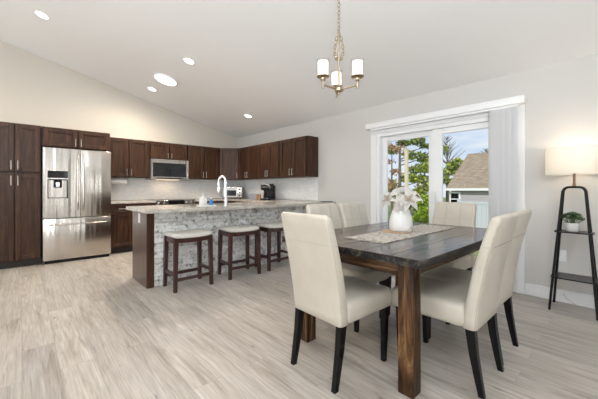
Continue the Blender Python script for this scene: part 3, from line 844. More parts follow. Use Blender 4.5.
def coffee_maker():
    t = thing('coffee_maker', 'black single-cup coffee maker with silver trim below the wall cabinets', 'coffee maker', (3.72, 4.98, 0.926), R(-62))
    t.scale = (1.2, 1.15, 1.0)
    # front faces local -y
    MB().box(-0.085, 0.085, 0.03, 0.15, 0.0, 0.31, 0.03, 4).build('body', 'black_plastic', t, smooth=60)
    MB().box(-0.08, 0.08, -0.15, 0.06, 0.0, 0.035, 0.012, 3).build('base', 'black_plastic', t, smooth=60)
    MB().rings([[(x, y, z) for x, y in ((-0.075, -0.14 + s), (0.075, -0.14 + s), (0.08, 0.06), (-0.08, 0.06))] for z, s in ((0.20, 0.03), (0.235, 0.0), (0.29, 0.01), (0.325, 0.05), (0.33, 0.09))]).build('head', 'black_plastic', t, smooth=40)
    MB().loft([(-0.079, -0.10, 0.25), (-0.079, -0.135, 0.30), (0.0, -0.15, 0.325), (0.079, -0.135, 0.30), (0.079, -0.10, 0.25)], 0.011, 10).build('handle', 'chrome', t, smooth=60)
    MB().box(-0.105, -0.084, 0.0, 0.14, 0.03, 0.29, 0.008, 2).build('water_tank', 'sink', t, smooth=40)
    MB().box(-0.06, 0.06, -0.14, -0.03, 0.035, 0.042, 0.003, 1).build('drip_tray', 'chrome', t)
coffee_maker()
t = thing('storage_box', 'small grey box beside a wooden block on the counter', 'box', (3.62, 5.36, 0.926), R(-45))
MB().box(-0.085, 0.085, -0.06, 0.06, 0, 0.115, 0.004, 1).build('body', 'grey_card', t)
MB().box(-0.088, 0.088, -0.063, 0.063, 0.113, 0.124, 0.003, 1).build('lid', 'grey_card', t)
t = thing('wooden_block', 'small orange-brown wooden block between grey box and coffee maker', 'wooden block', (3.64, 5.20, 0.926), R(-45))
MB().box(-0.04, 0.04, -0.05, 0.05, 0, 0.118, 0.004, 1).build('body', 'oak', t)
MB().box(-0.028, 0.028, -0.035, 0.035, 0.117, 0.121).build('top', 'tan_wood', t)
# faucet on the island
t = thing('faucet', 'tall gooseneck kitchen faucet rising from the island worktop', 'faucet', (1.985, 3.59, 0.925))
MB().lathe([(0, 0), (0.03, 0), (0.03, 0.008), (0.024, 0.014), (0.022, 0.10), (0.017, 0.115), (0, 0.115)], 20).build('base', 'white_plastic' if False else 'chrome', t, smooth=50)
dvx, dvy = -0.45, 0.89
arc = [(0, 0, 0.10), (0, 0, 0.315)] + [((1 - math.cos(a)) * 0.055 * dvx, (1 - math.cos(a)) * 0.055 * dvy, 0.315 + 0.075 * math.sin(a)) for a in [PI * k / 10 for k in range(1, 11)]]
ex, ey = arc[-1][0], arc[-1][1]
arc.append((ex, ey, 0.27))
MB().loft(arc, 0.0165, 14).build('spout', 'chrome', t, smooth=60)
MB().loft([(ex, ey, 0.275), (ex, ey, 0.25), (ex, ey, 0.18), (ex, ey, 0.16)], [0.016, 0.02, 0.022, 0.018], 14).build('spray_head', 'chrome', t, smooth=50)
MB().loft([(-0.02, 0, 0.07), (-0.05, 0.0, 0.08), (-0.085, 0.0, 0.13)], [0.012, 0.009, 0.006], 10).build('lever', 'chrome', t, smooth=60)
# tray with soaps
t = thing('soap_tray', 'flat white tray under the soap bottles on the island', 'tray', (1.72, 3.60, 0.926))
MB().box(-0.11, 0.11, -0.05, 0.05, 0, 0.008, 0.003, 1).build('base', 'ceramic', t)
b = MB(); b.box(-0.11, 0.11, -0.05, -0.044, 0.007, 0.02).box(-0.11, 0.11, 0.044, 0.05, 0.007, 0.02).box(-0.11, -0.104, -0.044, 0.044, 0.007, 0.02).box(0.104, 0.11, -0.044, 0.044, 0.007, 0.02)
b.build('rim', 'ceramic', t)
t = thing('soap_dispenser', 'white pump soap dispenser on the white tray', 'soap dispenser', (1.675, 3.60, 0.9345))
MB().box(-0.04, 0.04, -0.032, 0.032, 0, 0.105, 0.01, 3).build('bottle', 'ceramic', t, smooth=40)
MB().lathe([(0, 0.105), (0.016, 0.105), (0.016, 0.125), (0.006, 0.128), (0.006, 0.15), (0.012, 0.152), (0.012, 0.165), (0, 0.165)], 14).loft([(0, 0, 0.158), (-0.035, -0.01, 0.156)], [0.006, 0.004], 8).build('pump', 'white_plastic', t, smooth=40)
t = thing('soap_bottle', 'small blue soap bottle with white cap on the white tray', 'bottle', (1.782, 3.60, 0.9345))
MB().lathe([(0, 0), (0.024, 0), (0.026, 0.01), (0.025, 0.06), (0.012, 0.085), (0, 0.085)], 16).build('bottle', 'blue', t, smooth=50)
MB().lathe([(0, 0.085), (0.012, 0.085), (0.011, 0.11), (0, 0.11)], 14).build('cap', 'white_plastic', t, smooth=40)
# paper towels under the cabinet
t = thing('paper_towel_holder', 'white paper towel roll hung under the wall cabinet beside the refrigerator', 'paper towels', (1.35, 6.55, 1.30))
b = MB().cyl((-0.14, 0, 0), (0.14, 0, 0), 0.052, seg=24); b.build('paper_roll', 'paper', t, smooth=40)
b = MB().cyl((-0.16, 0, 0), (0.16, 0, 0), 0.008, seg=10)
for x in (-0.155, 0.155): b.box(x - 0.004, x + 0.004, -0.015, 0.015, -0.015, 0.072)
b.build('bracket', 'nickel', t)
# dark tablet on the counter by the wall
t = thing('tablet', 'thin dark tablet lying on the island worktop against the wall', 'tablet', (3.93, 3.56, 0.926), R(-50))
MB().box(-0.11, 0.11, -0.07, 0.07, 0, 0.009, 0.003, 1).build('case', 'black_plastic', t)
MB().box(-0.1, 0.1, -0.062, 0.062, 0.009, 0.0098).build('screen', 'black_gloss', t)

def outlet(label, loc, rz, group='wall outlets'):
    t = thing('wall_outlet', label, 'outlet', loc, rz, group)
    MB().box(-0.036, 0.036, -0.006, 0.0, -0.058, 0.058, 0.003, 1).build('cover_plate', 'white_plastic', t, smooth=40)
    for z in (-0.026, 0.026): MB().box(-0.016, 0.016, -0.008, -0.005, z - 0.016, z + 0.016, 0.003, 1).build('socket', 'trim', t, smooth=40)
outlet('white outlet in the tile between refrigerator and range', (1.55, YB - 0.008, 1.14), 0)
outlet('white outlet in the tile past the range', (2.98, YB - 0.008, 1.14), 0)
outlet('white outlet in the tile beyond the coffee maker', (XW - 0.008, 4.03, 1.14), R(-90))
outlet('white outlet low on the wall behind the floor lamp', (XW, 0.447, 0.47), R(-90))

# ---------------------------------------------------------------- bar stools
def make_stool(label):
    t = thing('bar_stool', label, 'bar stool', (0, 0, 0), 0, 'backless stools along the island')
    hw, hd, top = 0.205, 0.145, 0.575
    # saddle cushion
    nx, ny = 16, 8
    rings = []
    W, D = 0.228, 0.165
    b = MB()
    def zt(x, y):
        u, v = x / W, y / D
        edge = max(abs(u), abs(v))
        e = max(abs(u) ** 6, abs(v) ** 4)
        return 0.648 + 0.014 * u * u - 0.026 * e
    def zb(x): return 0.588 + 0.012 * (x / W) ** 2
    topv = [[None] * (ny + 1) for _ in range(nx + 1)]
    botv = [[None] * (ny + 1) for _ in range(nx + 1)]
    for i in range(nx + 1):
        for j in range(ny + 1):
            u, v = -1 + 2 * i / nx, -1 + 2 * j / ny
            # rounded plan corners
            k = 1.0
            if abs(u) == 1 and abs(v) == 1: k = 0.94
            x, y = u * W * k, v * D * k
            topv[i][j] = b.bm.verts.new((x, y, zt(x, y)))
            botv[i][j] = b.bm.verts.new((x * 0.97, y * 0.97, zb(x)))
    for i in range(nx):
        for j in range(ny):
            b.bm.faces.new((topv[i][j], topv[i + 1][j], topv[i + 1][j + 1], topv[i][j + 1]))
            b.bm.faces.new((botv[i][j], botv[i][j + 1], botv[i + 1][j + 1], botv[i + 1][j]))
    # bulged sides
    loop = [(i, 0) for i in range(nx)] + [(nx, j) for j in range(ny)] + [(i, ny) for i in range(nx, 0, -1)] + [(0, j) for j in range(ny, 0, -1)]
    mids = []
    for i, j in loop:
        a, c = topv[i][j].co, botv[i][j].co
        m = (a + c) / 2
        mids.append(b.bm.verts.new((m.x * 1.035, m.y * 1.04, m.z)))
    n = len(loop)
    for k in range(n):
        i, j = loop[k]; i2, j2 = loop[(k + 1) % n]
        b.bm.faces.new((topv[i][j], mids[k], mids[(k + 1) % n], topv[i2][j2]))
        b.bm.faces.new((mids[k], botv[i][j], botv[i2][j2], mids[(k + 1) % n]))
    b.build('cushion', 'stool_fabric', t, smooth=60)
    # seat frame: four apron boards
    b = MB()
    for s in (-1, 1):
        n = 8
        tops = [(-hw + 2 * hw * k / n) for k in range(n + 1)]
        yy0, yy1 = s * hd - 0.011, s * hd + 0.011
        up = [(x, 0.588 + 0.012 * (x / W) ** 2) for x in tops]
        dn = [(x, 0.535 + 0.012 * (x / W) ** 2) for x in reversed(tops)]
        poly = up + dn
        b.hull([(x, yy0, z) for x, z in poly], [(x, yy1, z) for x, z in poly])
        b.box(s * hw - 0.011, s * hw + 0.011, -hd, hd, 0.54, 0.60)
    b.build('seat_frame', 'stool_wood', t)
    for sx in (-1, 1):
        for sy in (-1, 1):
            MB().square_loft([(sx * (hw + 0.012), sy * (hd + 0.012), 0), (sx * (hw + 0.004), sy * (hd + 0.004), 0.35), (sx * hw, sy * hd, 0.597)], [0.036, 0.042, 0.046]).build('leg', 'stool_wood', t)
    for s in (-1, 1):
        MB().box(-hw, hw, s * (hd + 0.006) - 0.011, s * (hd + 0.006) + 0.011, 0.115, 0.15).build('stretcher', 'stool_wood', t)
        MB().box(s * (hw + 0.006) - 0.011, s * (hw + 0.006) + 0.011, -hd, hd, 0.17, 0.205).build('stretcher', 'stool_wood', t)
    return t
s0 = make_stool('backless cream-topped wooden bar stool nearest the refrigerator end of the island')
s0.location = (1.465, 3.545, 0); s0.rotation_euler[2] = R(1)
s1 = copy_tree(s0); s1['label'] = 'backless cream-topped wooden bar stool in the middle of the three at the island'
s1.location = (2.165, 3.545, 0); s1.rotation_euler[2] = R(-3)
s2 = copy_tree(s0); s2['label'] = 'backless cream-topped wooden bar stool partly hidden behind the nearest dining chair'
s2.location = (2.765, 3.55, 0); s2.rotation_euler[2] = R(0)

# ---------------------------------------------------------------- dining table
TX = (1.473, 3.16); TY = (0.694, 1.79); TZ = 0.785
t = thing('dining_table', 'rustic dining table with dark weathered plank top and chunky brown legs', 'dining table', ((TX[0] + TX[1]) / 2, (TY[0] + TY[1]) / 2, 0))
hx, hy = (TX[1] - TX[0]) / 2, (TY[1] - TY[0]) / 2
b = MB()
n = 6
bw = 2 * hy / n
for k in range(n):
    y0 = -hy + k * bw
    b.box(-hx + 0.002, hx - 0.002, y0 + 0.0006, y0 + bw - 0.0006, TZ - 0.038, TZ, 0.002, 1)
b.build('tabletop', 'table_top', t)
b = MB()
b.box(-hx - 0.002, hx + 0.002, -hy - 0.002, -hy, TZ - 0.042, TZ - 0.0005).box(-hx - 0.002, hx + 0.002, hy, hy + 0.002, TZ - 0.042, TZ - 0.0005)
b.box(-hx - 0.002, -hx, -hy, hy, TZ - 0.042, TZ - 0.0005).box(hx, hx + 0.002, -hy, hy, TZ - 0.042, TZ - 0.0005)
b.build('edge_band', 'table_edge', t)
lx, ly = hx - 0.09, hy - 0.09
for sx in (-1, 1):
    for sy in (-1, 1):
        x0, x1 = sorted((sx * lx, sx * (lx - 0.092))); y0, y1 = sorted((sy * ly, sy * (ly - 0.092)))
        MB().box(x0, x1, y0, y1, 0, TZ - 0.04, 0.005, 2).build('leg', 'table_leg', t, smooth=40)
for sy in (-1, 1):
    y0, y1 = sorted((sy * (ly - 0.03), sy * (ly - 0.055)))
    MB().box(-lx + 0.09, lx - 0.09, y0, y1, TZ - 0.135, TZ - 0.04).build('apron', 'table_apron_x', t)
for sx in (-1, 1):
    x0, x1 = sorted((sx * (lx - 0.03), sx * (lx - 0.055)))
    MB().box(x0, x1, -ly + 0.09, ly - 0.09, TZ - 0.135, TZ - 0.04).build('apron', 'table_apron_y', t)

# ---------------------------------------------------------------- dining chairs
BZ0, BZ1 = 0.355, 1.005
def back_y(z):
    u = max(0.0, (z - BZ0) / (BZ1 - BZ0))
    return -0.24 - 0.125 * u ** 1.5
def back_th(z):
    u = (z - BZ0) / (BZ1 - BZ0)
    return 0.078 - 0.022 * u
CW = 0.208
def half_w(z):
    u = (z - BZ0) / (BZ1 - BZ0)
    return CW + 0.006 * math.sin(PI * min(1, u)) 
def rr_ring(hw, y0, y1, z, r, seg=4, lean=0.0):
    pts = []
    cy = (y0 + y1) / 2; hy = (y1 - y0) / 2
    r = min(r, hy * 0.95)
    for cx, sy, a0 in ((hw - r, 1, 0), (-(hw - r), 1, 90), (-(hw - r), -1, 180), (hw - r, -1, 270)):
        for k in range(seg + 1):
            a = R(a0 + 90 * k / seg)
            x = cx + r * math.cos(a); y = cy + sy * (hy - r) + r * math.sin(a)
            pts.append((x, y, z + lean * (y - cy)))
    return pts
def make_chair(label):
    t = thing('dining_chair', label, 'chair', (0, 0, 0), 0, 'cream leather chairs around the dining table')
    # seat with a slightly domed cushion top
    rings = []
    y0, y1 = -0.185, 0.285
    for z, ins in ((0.362, 0.012), (0.368, 0.003), (0.39, 0.0), (0.45, 0.0), (0.470, 0.004), (0.482, 0.014), (0.488, 0.035), (0.492, 0.08), (0.494, 0.14)):
        rings.append(rr_ring(CW + 0.006 - ins, y0 + min(ins, 0.05), y1 - ins, z, 0.03))
    MB().rings(rings).build('seat', 'leather', t, smooth=60)
    # back
    rings = []
    zs = [BZ0, BZ0 + 0.006] + [BZ0 + 0.006 + (BZ1 - BZ0 - 0.036) * k / 14 for k in range(1, 15)]
    for i, z in enumerate(zs):
        ins = 0.008 if i == 0 else 0.0
        yo = back_y(z)
        rings.append(rr_ring(half_w(z) - ins, yo + ins, yo + back_th(z) - ins, z, 0.022, lean=-0.12 * (z - BZ0) / 0.65))
    for dz, ins in ((0.012, 0.004), (0.021, 0.011), (0.027, 0.021)):
        z = BZ1 - 0.03 + dz
        yo = back_y(z)
        rings.append(rr_ring(half_w(z) - ins, yo + ins, yo + back_th(z) - ins, z, 0.02, lean=-0.12))
    bk = MB().rings(rings).build('backrest', 'leather', t, smooth=60)
    # stitched seams
    b = MB()
    def front(z): return back_y(z) + back_th(z) + 0.0005
    def rear(z): return back_y(z) - 0.0005
    zz = [0.50 + (BZ1 - 0.02 - 0.50) * k / 12 for k in range(13)]
    for x in (-0.073, 0.073):
        b.loft([(x, front(z), z) for z in zz], 0.0018, 6)
    for z in (0.66, 0.83):
        w = half_w(z) - 0.02
        b.loft([(-w, front(z), z), (w, front(z), z)], 0.0018, 6)
    z = 0.83; w = half_w(z)
    b.loft([(-w + 0.02, rear(z), z), (w - 0.02, rear(z), z)], 0.0018, 6)
    for s in (-1, 1):
        b.loft([(s * (w + 0.0004), front(z) - 0.018, z), (s * (w + 0.0004), rear(z) + 0.018, z)], 0.0018, 6)
        b.loft([(s * (half_w(q) - 0.003), rear(q) + 0.008, q) for q in [BZ0 + 0.02 + (BZ1 - BZ0 - 0.06) * k / 12 for k in range(13)]], 0.002, 6)
        # seat side welt
    b.build('stitching', 'seam', bk)
    for s in (-1, 1):
        MB().square_loft([(s * 0.182, 0.218, 0), (s * 0.184, 0.222, 0.20), (s * 0.184, 0.224, 0.364)], [0.028, 0.036, 0.042]).build('leg', 'chair_leg', t)
        MB().square_loft([(s * 0.182, -0.262, 0), (s * 0.182, -0.243, 0.10), (s * 0.182, -0.222, 0.22), (s * 0.182, -0.205, 0.364)], [(0.028, 0.030), (0.032, 0.036), (0.036, 0.042), (0.040, 0.05)]).build('leg', 'chair_leg', t)
    return t
ch = make_chair('cream leather chair in the foreground with its back to the camera at the table end')
spots = [(None, 1.57, 1.29, R(-90 - 2)),
         ('cream leather chair beside the near table leg, closest to the floor lamp side', 2.045, 0.80, R(0)),
         ('cream leather chair on the floor lamp side of the table, farther from the camera', 2.485, 0.815, R(-1)),
         ('cream leather chair on the kitchen side of the table, farther from the patio door', 2.165, 1.69, R(180)),
         ('cream leather chair on the kitchen side of the table, nearer the patio door', 2.635, 1.69, R(180)),
         ('cream leather chair at the far table end in front of the patio door', 3.14, 1.265, R(90))]
for lab, x, y, rz in spots:
    o = ch if lab is None else copy_tree(ch)
    if lab: o['label'] = lab
    o.location = (x, y, 0); o.rotation_euler = (0, 0, rz)

# ---------------------------------------------------------------- table runner, trivet, vase, flowers
t = thing('table_runner', 'woven cream and grey runner lying along the dining table', 'table runner', (2.38, 1.25, TZ))
nx, ny = 40, 8
b = MB()
random.seed(3)
vt = []
for i in range(nx + 1):
    row = []
    for j in range(ny + 1):
        x = -0.60 + 1.20 * i / nx; y = -0.165 + 0.33 * j / ny
        row.append(b.bm.verts.new((x, y, 0.004 + 0.0015 * math.sin(x * 31 + y * 9) + 0.001 * math.sin(y * 60))))
    vt.append(row)
vb = [[b.bm.verts.new((v.co.x, v.co.y, 0.0008)) for v in row] for row in vt]
for i in range(nx):
    for j in range(ny):
        b.bm.faces.new((vt[i][j], vt[i + 1][j], vt[i + 1][j + 1], vt[i][j + 1]))
        b.bm.faces.new((vb[i][j], vb[i][j + 1], vb[i + 1][j + 1], vb[i + 1][j]))
for i in range(nx):
    b.bm.faces.new((vt[i][0], vb[i][0], vb[i + 1][0], vt[i + 1][0])); b.bm.faces.new((vt[i][ny], vt[i + 1][ny], vb[i + 1][ny], vb[i][ny]))
for j in range(ny):
    b.bm.faces.new((vt[0][j], vt[0][j + 1], vb[0][j + 1], vb[0][j])); b.bm.faces.new((vt[nx][j], vb[nx][j], vb[nx][j + 1], vt[nx][j + 1]))
b.build('cloth', 'runner', t, smooth=80)
b = MB()
for s in (-1, 1):
    for k in range(36):
        y = -0.16 + 0.32 * k / 35
        b.loft([(s * 0.598, y, 0.003), (s * (0.63 + random.uniform(0, 0.02)), y + random.uniform(-0.006, 0.006), 0.0022)], 0.0016, 5)
b.build('fringe', 'runner', t)
t = thing('round_trivet', 'round tan wooden trivet under the white vase', 'trivet', (2.31, 1.305, TZ + 0.006))
MB().lathe([(0, 0), (0.118, 0), (0.12, 0.001), (0.12, 0.004), (0.118, 0.005), (0, 0.005)], 36).build('disc', 'tan_wood', t, smooth=40)
vx, vy, vz = 2.345, 1.285, TZ + 0.0115
t = thing('vase', 'rounded white ceramic vase holding white flowers on the dining table', 'vase', (vx, vy, vz))
prof = [(0, 0.0), (0.082, 0.0), (0.090, 0.006), (0.094, 0.035), (0.092, 0.08), (0.082, 0.13), (0.066, 0.175), (0.054, 0.205), (0.051, 0.222), (0.056, 0.232), (0.051, 0.232), (0.046, 0.22), (0.049, 0.205), (0.06, 0.172), (0.075, 0.12), (0.083, 0.06), (0.076, 0.012), (0, 0.012)]
MB().lathe(prof, 96, ribs=32, rib=0.012).build('body', 'ceramic', t, smooth=180)
def petal(b, M4, L, Wd, curl):
    n = 6
    rows = []
    for i in range(n + 1):
        u = i / n
        w = Wd * (math.sin(PI * u ** 0.8) ** 0.9) * (1 if u < 1 else 0) + (0.002 if u == 0 else 0)
        x = L * u; z = curl * L * (u * u) + 0.15 * L * math.sin(PI * u)
        rows.append([b.bm.verts.new(M4 @ Vector((x, s * w, z + abs(s) * w * 0.35))) for s in ((-1, -0.5, 0, 0.5, 1) if 0 < i < n else (0,))])
    for A, B in zip(rows, rows[1:]):
        if len(A) == 1:
            for k in range(4): b.bm.faces.new((A[0], B[k + 1], B[k]))
        elif len(B) == 1:
            for k in range(4): b.bm.faces.new((A[k], A[k + 1], B[0]))
        else:
            for k in range(4): b.bm.faces.new((A[k], A[k + 1], B[k + 1], B[k]))
random.seed(11)
def flower(label, centre, normal, rad, inner='petal_centre'):
    root = Vector((vx, vy, vz + 0.03))
    t = thing('poinsettia_flower', label, 'flower', tuple(root), 0, 'white poinsettias in the vase')
    c = Vector(centre) - root
    nrm = Vector(normal).normalized()
    q = nrm.to_track_quat('Z', 'Y').to_matrix().to_4x4()
    base = Matrix.Translation(c) @ q
    b = MB()
    for k in range(7):
        a = 2 * PI * k / 7 + random.uniform(-0.15, 0.15)
        petal(b, base @ Matrix.Rotation(a, 4, 'Z'), rad * random.uniform(0.85, 1.15), rad * 0.23, random.uniform(-0.25, 0.05))
    for k in range(5):
        a = 2 * PI * k / 5 + 0.4
        petal(b, base @ Matrix.Rotation(a, 4, 'Z') @ Matrix.Translation((0, 0, 0.006)), rad * 0.62, rad * 0.19, 0.25)
    b.build('petals', 'petal', t, smooth=180, normals=False)
    b = MB()
    for k in range(4):
        petal(b, base @ Matrix.Rotation(2 * PI * k / 4 + 0.9, 4, 'Z') @ Matrix.Translation((0, 0, 0.012)), rad * 0.52, rad * 0.13, 0.3)
    for k in range(6):
        p = base @ Vector((0.012 * math.cos(k * PI / 3), 0.012 * math.sin(k * PI / 3), 0.014))
        b.loft([p, p + nrm * 0.012], [0.005, 0.003], 6)
    b.build('flower_centre', inner, t, smooth=60, normals=False)
    mid = Vector((random.uniform(-0.015, 0.015), random.uniform(-0.015, 0.015), 0.20))
    MB().loft([(mid.x * 0.5, mid.y * 0.5, 0.0), mid, (mid + c) / 2 + Vector((0, 0, 0.02)), c], 0.0035, 8).build('stem', 'petal_centre', t, smooth=60)
cdir = Vector((-0.87, -0.50, 0.0))
side = Vector((0.736, -0.677, 0))
def fpos(s, up, f): return Vector((vx, vy, vz)) + side * s + Vector((0, 0, up)) + cdir * f
flower('largest white poinsettia with tan centre leaves facing the camera above the vase', fpos(0.06, 0.262, 0.075), cdir + Vector((0, 0, 0.35)) + side * 0.15, 0.105)
flower('white poinsettia on top of the bouquet, tilted upward', fpos(0.02, 0.315, -0.02), Vector((0.1, 0.1, 1)) + cdir * 0.7, 0.11, 'petal')
flower('white poinsettia drooping over the front lip of the vase', fpos(-0.01, 0.235, 0.075), cdir + Vector((0, 0, 0.1)) - side * 0.45, 0.075, 'petal')
flower('pale poinsettia sprig sticking out toward the kitchen side', fpos(-0.105, 0.265, 0.02), -side + cdir * 0.7 + Vector((0, 0, 0.6)), 0.085)
flower('white poinsettia at the back, on the patio door side of the bouquet', fpos(0.125, 0.29, -0.06), side * 0.9 + Vector((0, 0, 0.9)) + cdir * 0.5, 0.09, 'petal')

# ---------------------------------------------------------------- chandelier
HX, HY = 1.82, 1.519
HZ = 1.878
t = thing('chandelier', 'three-light champagne metal chandelier hanging on a chain above the table', 'chandelier', (HX, HY, HZ))
ctop = ceil_z(HX) - HZ
MB().lathe([(0, -0.0), (0.006, 0.002), (0.010, 0.012), (0.006, 0.02), (0.016, 0.024), (0.034, 0.03), (0.036, 0.05), (0.022, 0.062), (0.012, 0.07), (0, 0.07)], 24).build('hub', 'pale_nickel', t, smooth=50)
MB().cyl((0, 0, 0.06), (0, 0, 0.44), 0.008, seg=14).lathe([(0, 0.42), (0.012, 0.42), (0.014, 0.44), (0.008, 0.455), (0, 0.455)], 14).build('stem', 'pale_nickel', t, smooth=50)
b = MB().loft([(0.018 * math.cos(a), 0, 0.472 + 0.018 * math.sin(a)) for a in [2 * PI * k / 16 for k in range(16)]], 0.0035, 8, closed=True)
b.build('top_loop', 'pale_nickel', t, smooth=60)
def chain_links(pts_fn, n, mb, size=0.019):
    for k in range(n):
        p = Vector(pts_fn(k / (n - 1)))
        q = Vector(pts_fn(min(1, (k + 0.5) / (n - 1)))); q0 = Vector(pts_fn(max(0, (k - 0.5) / (n - 1))))
        tz = (q - q0).normalized()
        ux = tz.orthogonal().normalized() if abs(tz.z) < 0.95 else Vector((1, 0, 0))
        ux = (ux - tz * ux.dot(tz)).normalized()
        if k % 2: ux = tz.cross(ux)
        mb.loft([p + tz * size * math.sin(a) + ux * 0.011 * math.cos(a) for a in [2 * PI * j / 12 for j in range(12)]], 0.0034, 6, closed=True)
b = MB()
zc0, zc1 = 0.49, ctop - 0.05
chain_links(lambda u: (0, 0, zc0 + (zc1 - zc0) * u), int((zc1 - zc0) / 0.028), b)
b.build('chain', 'pale_nickel', t, smooth=60)
rdir = Vector((0.736, -0.677, 0))
b = MB()
for s in (-1, 1):
    chain_links(lambda u, s=s: tuple(rdir * (s * 0.032 * math.sin(PI * u) ** 0.7) + Vector((0, 0, 0.47 - 0.19 * math.sin(PI * u * 0.5) ** 1.2))), 9, b, 0.016)
b.build('spare_chain', 'pale_nickel', t, smooth=60)
MB().loft([Vector((0, 0, zc1)), Vector((0.004, 0.004, 0.9)), Vector((-0.004, 0.003, 0.7)), Vector((0.004, 0, 0.5)), -rdir * 0.035 + Vector((0, 0, 0.46)), -rdir * 0.05 + Vector((0, 0, 0.42)), -rdir * 0.045 + Vector((0, 0, 0.38)), -rdir * 0.03 + Vector((0, 0, 0.36))], 0.0018, 6).build('wire', 'clear_cord', t, smooth=60)
MB().lathe([(0, ctop + 0.015), (0.062, ctop + 0.015), (0.06, ctop - 0.02), (0.03, ctop - 0.035), (0.008, ctop - 0.05), (0, ctop - 0.05)], 28).build('ceiling_canopy', 'pale_nickel', t, smooth=50)
RAD = 0.150
for k, ang in enumerate((YAW + 90, YAW - 30 , YAW + 210)):
    pass
fw = Vector((math.cos(R(YAW)), math.sin(R(YAW)), 0))
for k, dirv in enumerate((fw, -fw * 0.5 - rdir * 0.866, -fw * 0.5 + rdir * 0.866)):
    d = dirv.normalized()
    e = d * RAD
    a = MB().loft([d * 0.02 + Vector((0, 0, 0.045)), d * (RAD - 0.01) + Vector((0, 0, 0.055)), d * RAD + Vector((0, 0, 0.055))], 0.0085, 12).cyl(e + Vector((0, 0, 0.028)), e + Vector((0, 0, 0.10)), 0.008, seg=12).build('arm', 'pale_nickel', t, smooth=50)
    MB().lathe([(0, 0.085), (0.014, 0.085), (0.022, 0.095), (0.022, 0.105), (0.04, 0.11), (0.048, 0.116), (0.048, 0.121), (0, 0.121)], 24, c=(e.x, e.y, 0)).build('shade_holder', 'pale_nickel', a, smooth=50)
    MB().lathe([(0.0, 0.123), (0.037, 0.123), (0.040, 0.13), (0.040, 0.228), (0.037, 0.228), (0.037, 0.13), (0, 0.127)], 28, c=(e.x, e.y, 0)).build('frosted_shade', 'frosted_lit', a, smooth=50)
    MB().lathe([(0.047, 0.121), (0.0475, 0.250), (0.0455, 0.250), (0.045, 0.121)], 28, c=(e.x, e.y, 0)).build('glass_cylinder', 'clear_glass', a, smooth=50)
# ---------------------------------------------------------------- ceiling lights
tilt = math.atan(SLOPE)
def on_ceiling(o, x, y):
    o.location = (x, y, ceil_z(x)); o.rotation_euler = (0, tilt, 0)
def recessed(label):
    t = thing('recessed_light', label, 'ceiling light', (0, 0, 0), 0, 'recessed lights in the sloped ceiling')
    MB().lathe([(0.068, -0.004), (0.088, -0.006), (0.092, 0.0), (0.068, 0.002), (0.068, -0.004)], 32).build('trim_ring', 'trim', t, smooth=50)
    MB().lathe([(0, -0.002), (0.069, -0.003), (0.069, 0.001), (0, 0.001)], 32).build('lens', 'led_lit', t, smooth=50)
    return t
rc = recessed('recessed ceiling light above the refrigerator side, high up the slope')
places = [(0.192, 5.12, None), (1.783, 4.293, 'recessed ceiling light nearest the camera, beside the round flush light'),
          (1.777, 5.96, 'recessed ceiling light between the round flush light and the kitchen wall'),
          (3.341, 5.145, 'recessed ceiling light lowest on the slope, above the corner of the counters')]
for x, y, lab in places:
    o = rc if lab is None else copy_tree(rc)
    if lab: o['label'] = lab
    on_ceiling(o, x, y)
    light('recessed_lamp', 'SPOT', (x - 0.02, y, ceil_z(x) - 0.03), 42, (1, 0.80, 0.57), (0, tilt, 0), spot_size=R(150), spot_blend=0.6, shadow_soft_size=0.06)
t = thing('flush_ceiling_light', 'large round flush ceiling light in the middle of the recessed lights', 'ceiling light')
MB().lathe([(0, 0.0), (0.178, 0.0), (0.182, -0.01), (0.182, -0.022), (0.172, -0.026), (0.168, -0.02), (0, -0.02)], 48).build('base', 'trim', t, smooth=50)
MB().lathe([(0, -0.040), (0.09, -0.038), (0.15, -0.031), (0.171, -0.022), (0, -0.021)], 48).build('diffuser', 'led_lit', t, smooth=80)
on_ceiling(t, 1.787, 5.253)
light('flush_lamp', 'AREA', (1.775, 5.253, ceil_z(1.787) - 0.055), 40, (1, 0.94, 0.86), (0, tilt, 0), shape='DISK', size=0.34)

# ---------------------------------------------------------------- floor lamp with shelves
LX, LY = 3.835, 0.335
t = thing('floor_lamp', 'black shelf floor lamp with white drum shade against the wall', 'floor lamp', (LX, LY, 0))
ZT = 1.165
def leg_xy(z):      # half spread in x (between hoops) and y (between legs)
    u = z / ZT
    return 0.138 - 0.112 * u, 0.165 - 0.088 * u
for sx in (-1, 1):
    pts = []
    for k in range(7):
        z = (ZT - 0.04) * k / 6
        a, c = leg_xy(z); pts.append((sx * a, c, z))
    a, c = leg_xy(ZT)
    arcp = [(sx * a, c - 0.045 + 0.045 * math.cos(q), ZT - 0.04 + 0.04 * math.sin(q)) for q in [PI / 2 * j / 5 for j in range(1, 6)]]
    full = pts + arcp + [(x, -y, z) for x, y, z in reversed(arcp)] + [(x, -y, z) for x, y, z in reversed(pts)]
    MB().loft(full, 0.0105, 10).build('leg_frame', 'black_metal', t, smooth=60)
MB().box(-0.034, 0.034, -0.02, 0.02, ZT - 0.006, ZT + 0.006, 0.003, 1).cyl((0, 0, ZT), (0, 0, ZT + 0.035), 0.013, seg=14).cyl((0, 0, ZT), (0, 0, 1.36), 0.010, seg=12).build('post', 'bronze', t, smooth=50)
def shelf(z, ov):
    a, c = leg_xy(z)
    a += ov; c += ov
    poly = []
    r = 0.05
    for cx, cy, a0 in ((a - r, c - r, 0), (-(a - r), c - r, 90), (-(a - r), -(c - r), 180), (a - r, -(c - r), 270)):
        for k in range(6): poly.append((cx + r * math.cos(R(a0 + 18 * k)), cy + r * math.sin(R(a0 + 18 * k))))
    MB().prism(poly, z, z + 0.012).build('shelf', 'shelf_black', t, smooth=40)
shelf(0.735, 0.03); shelf(0.305, 0.022)
SZ0, SZ1, SR = 1.285, 1.537, 0.212
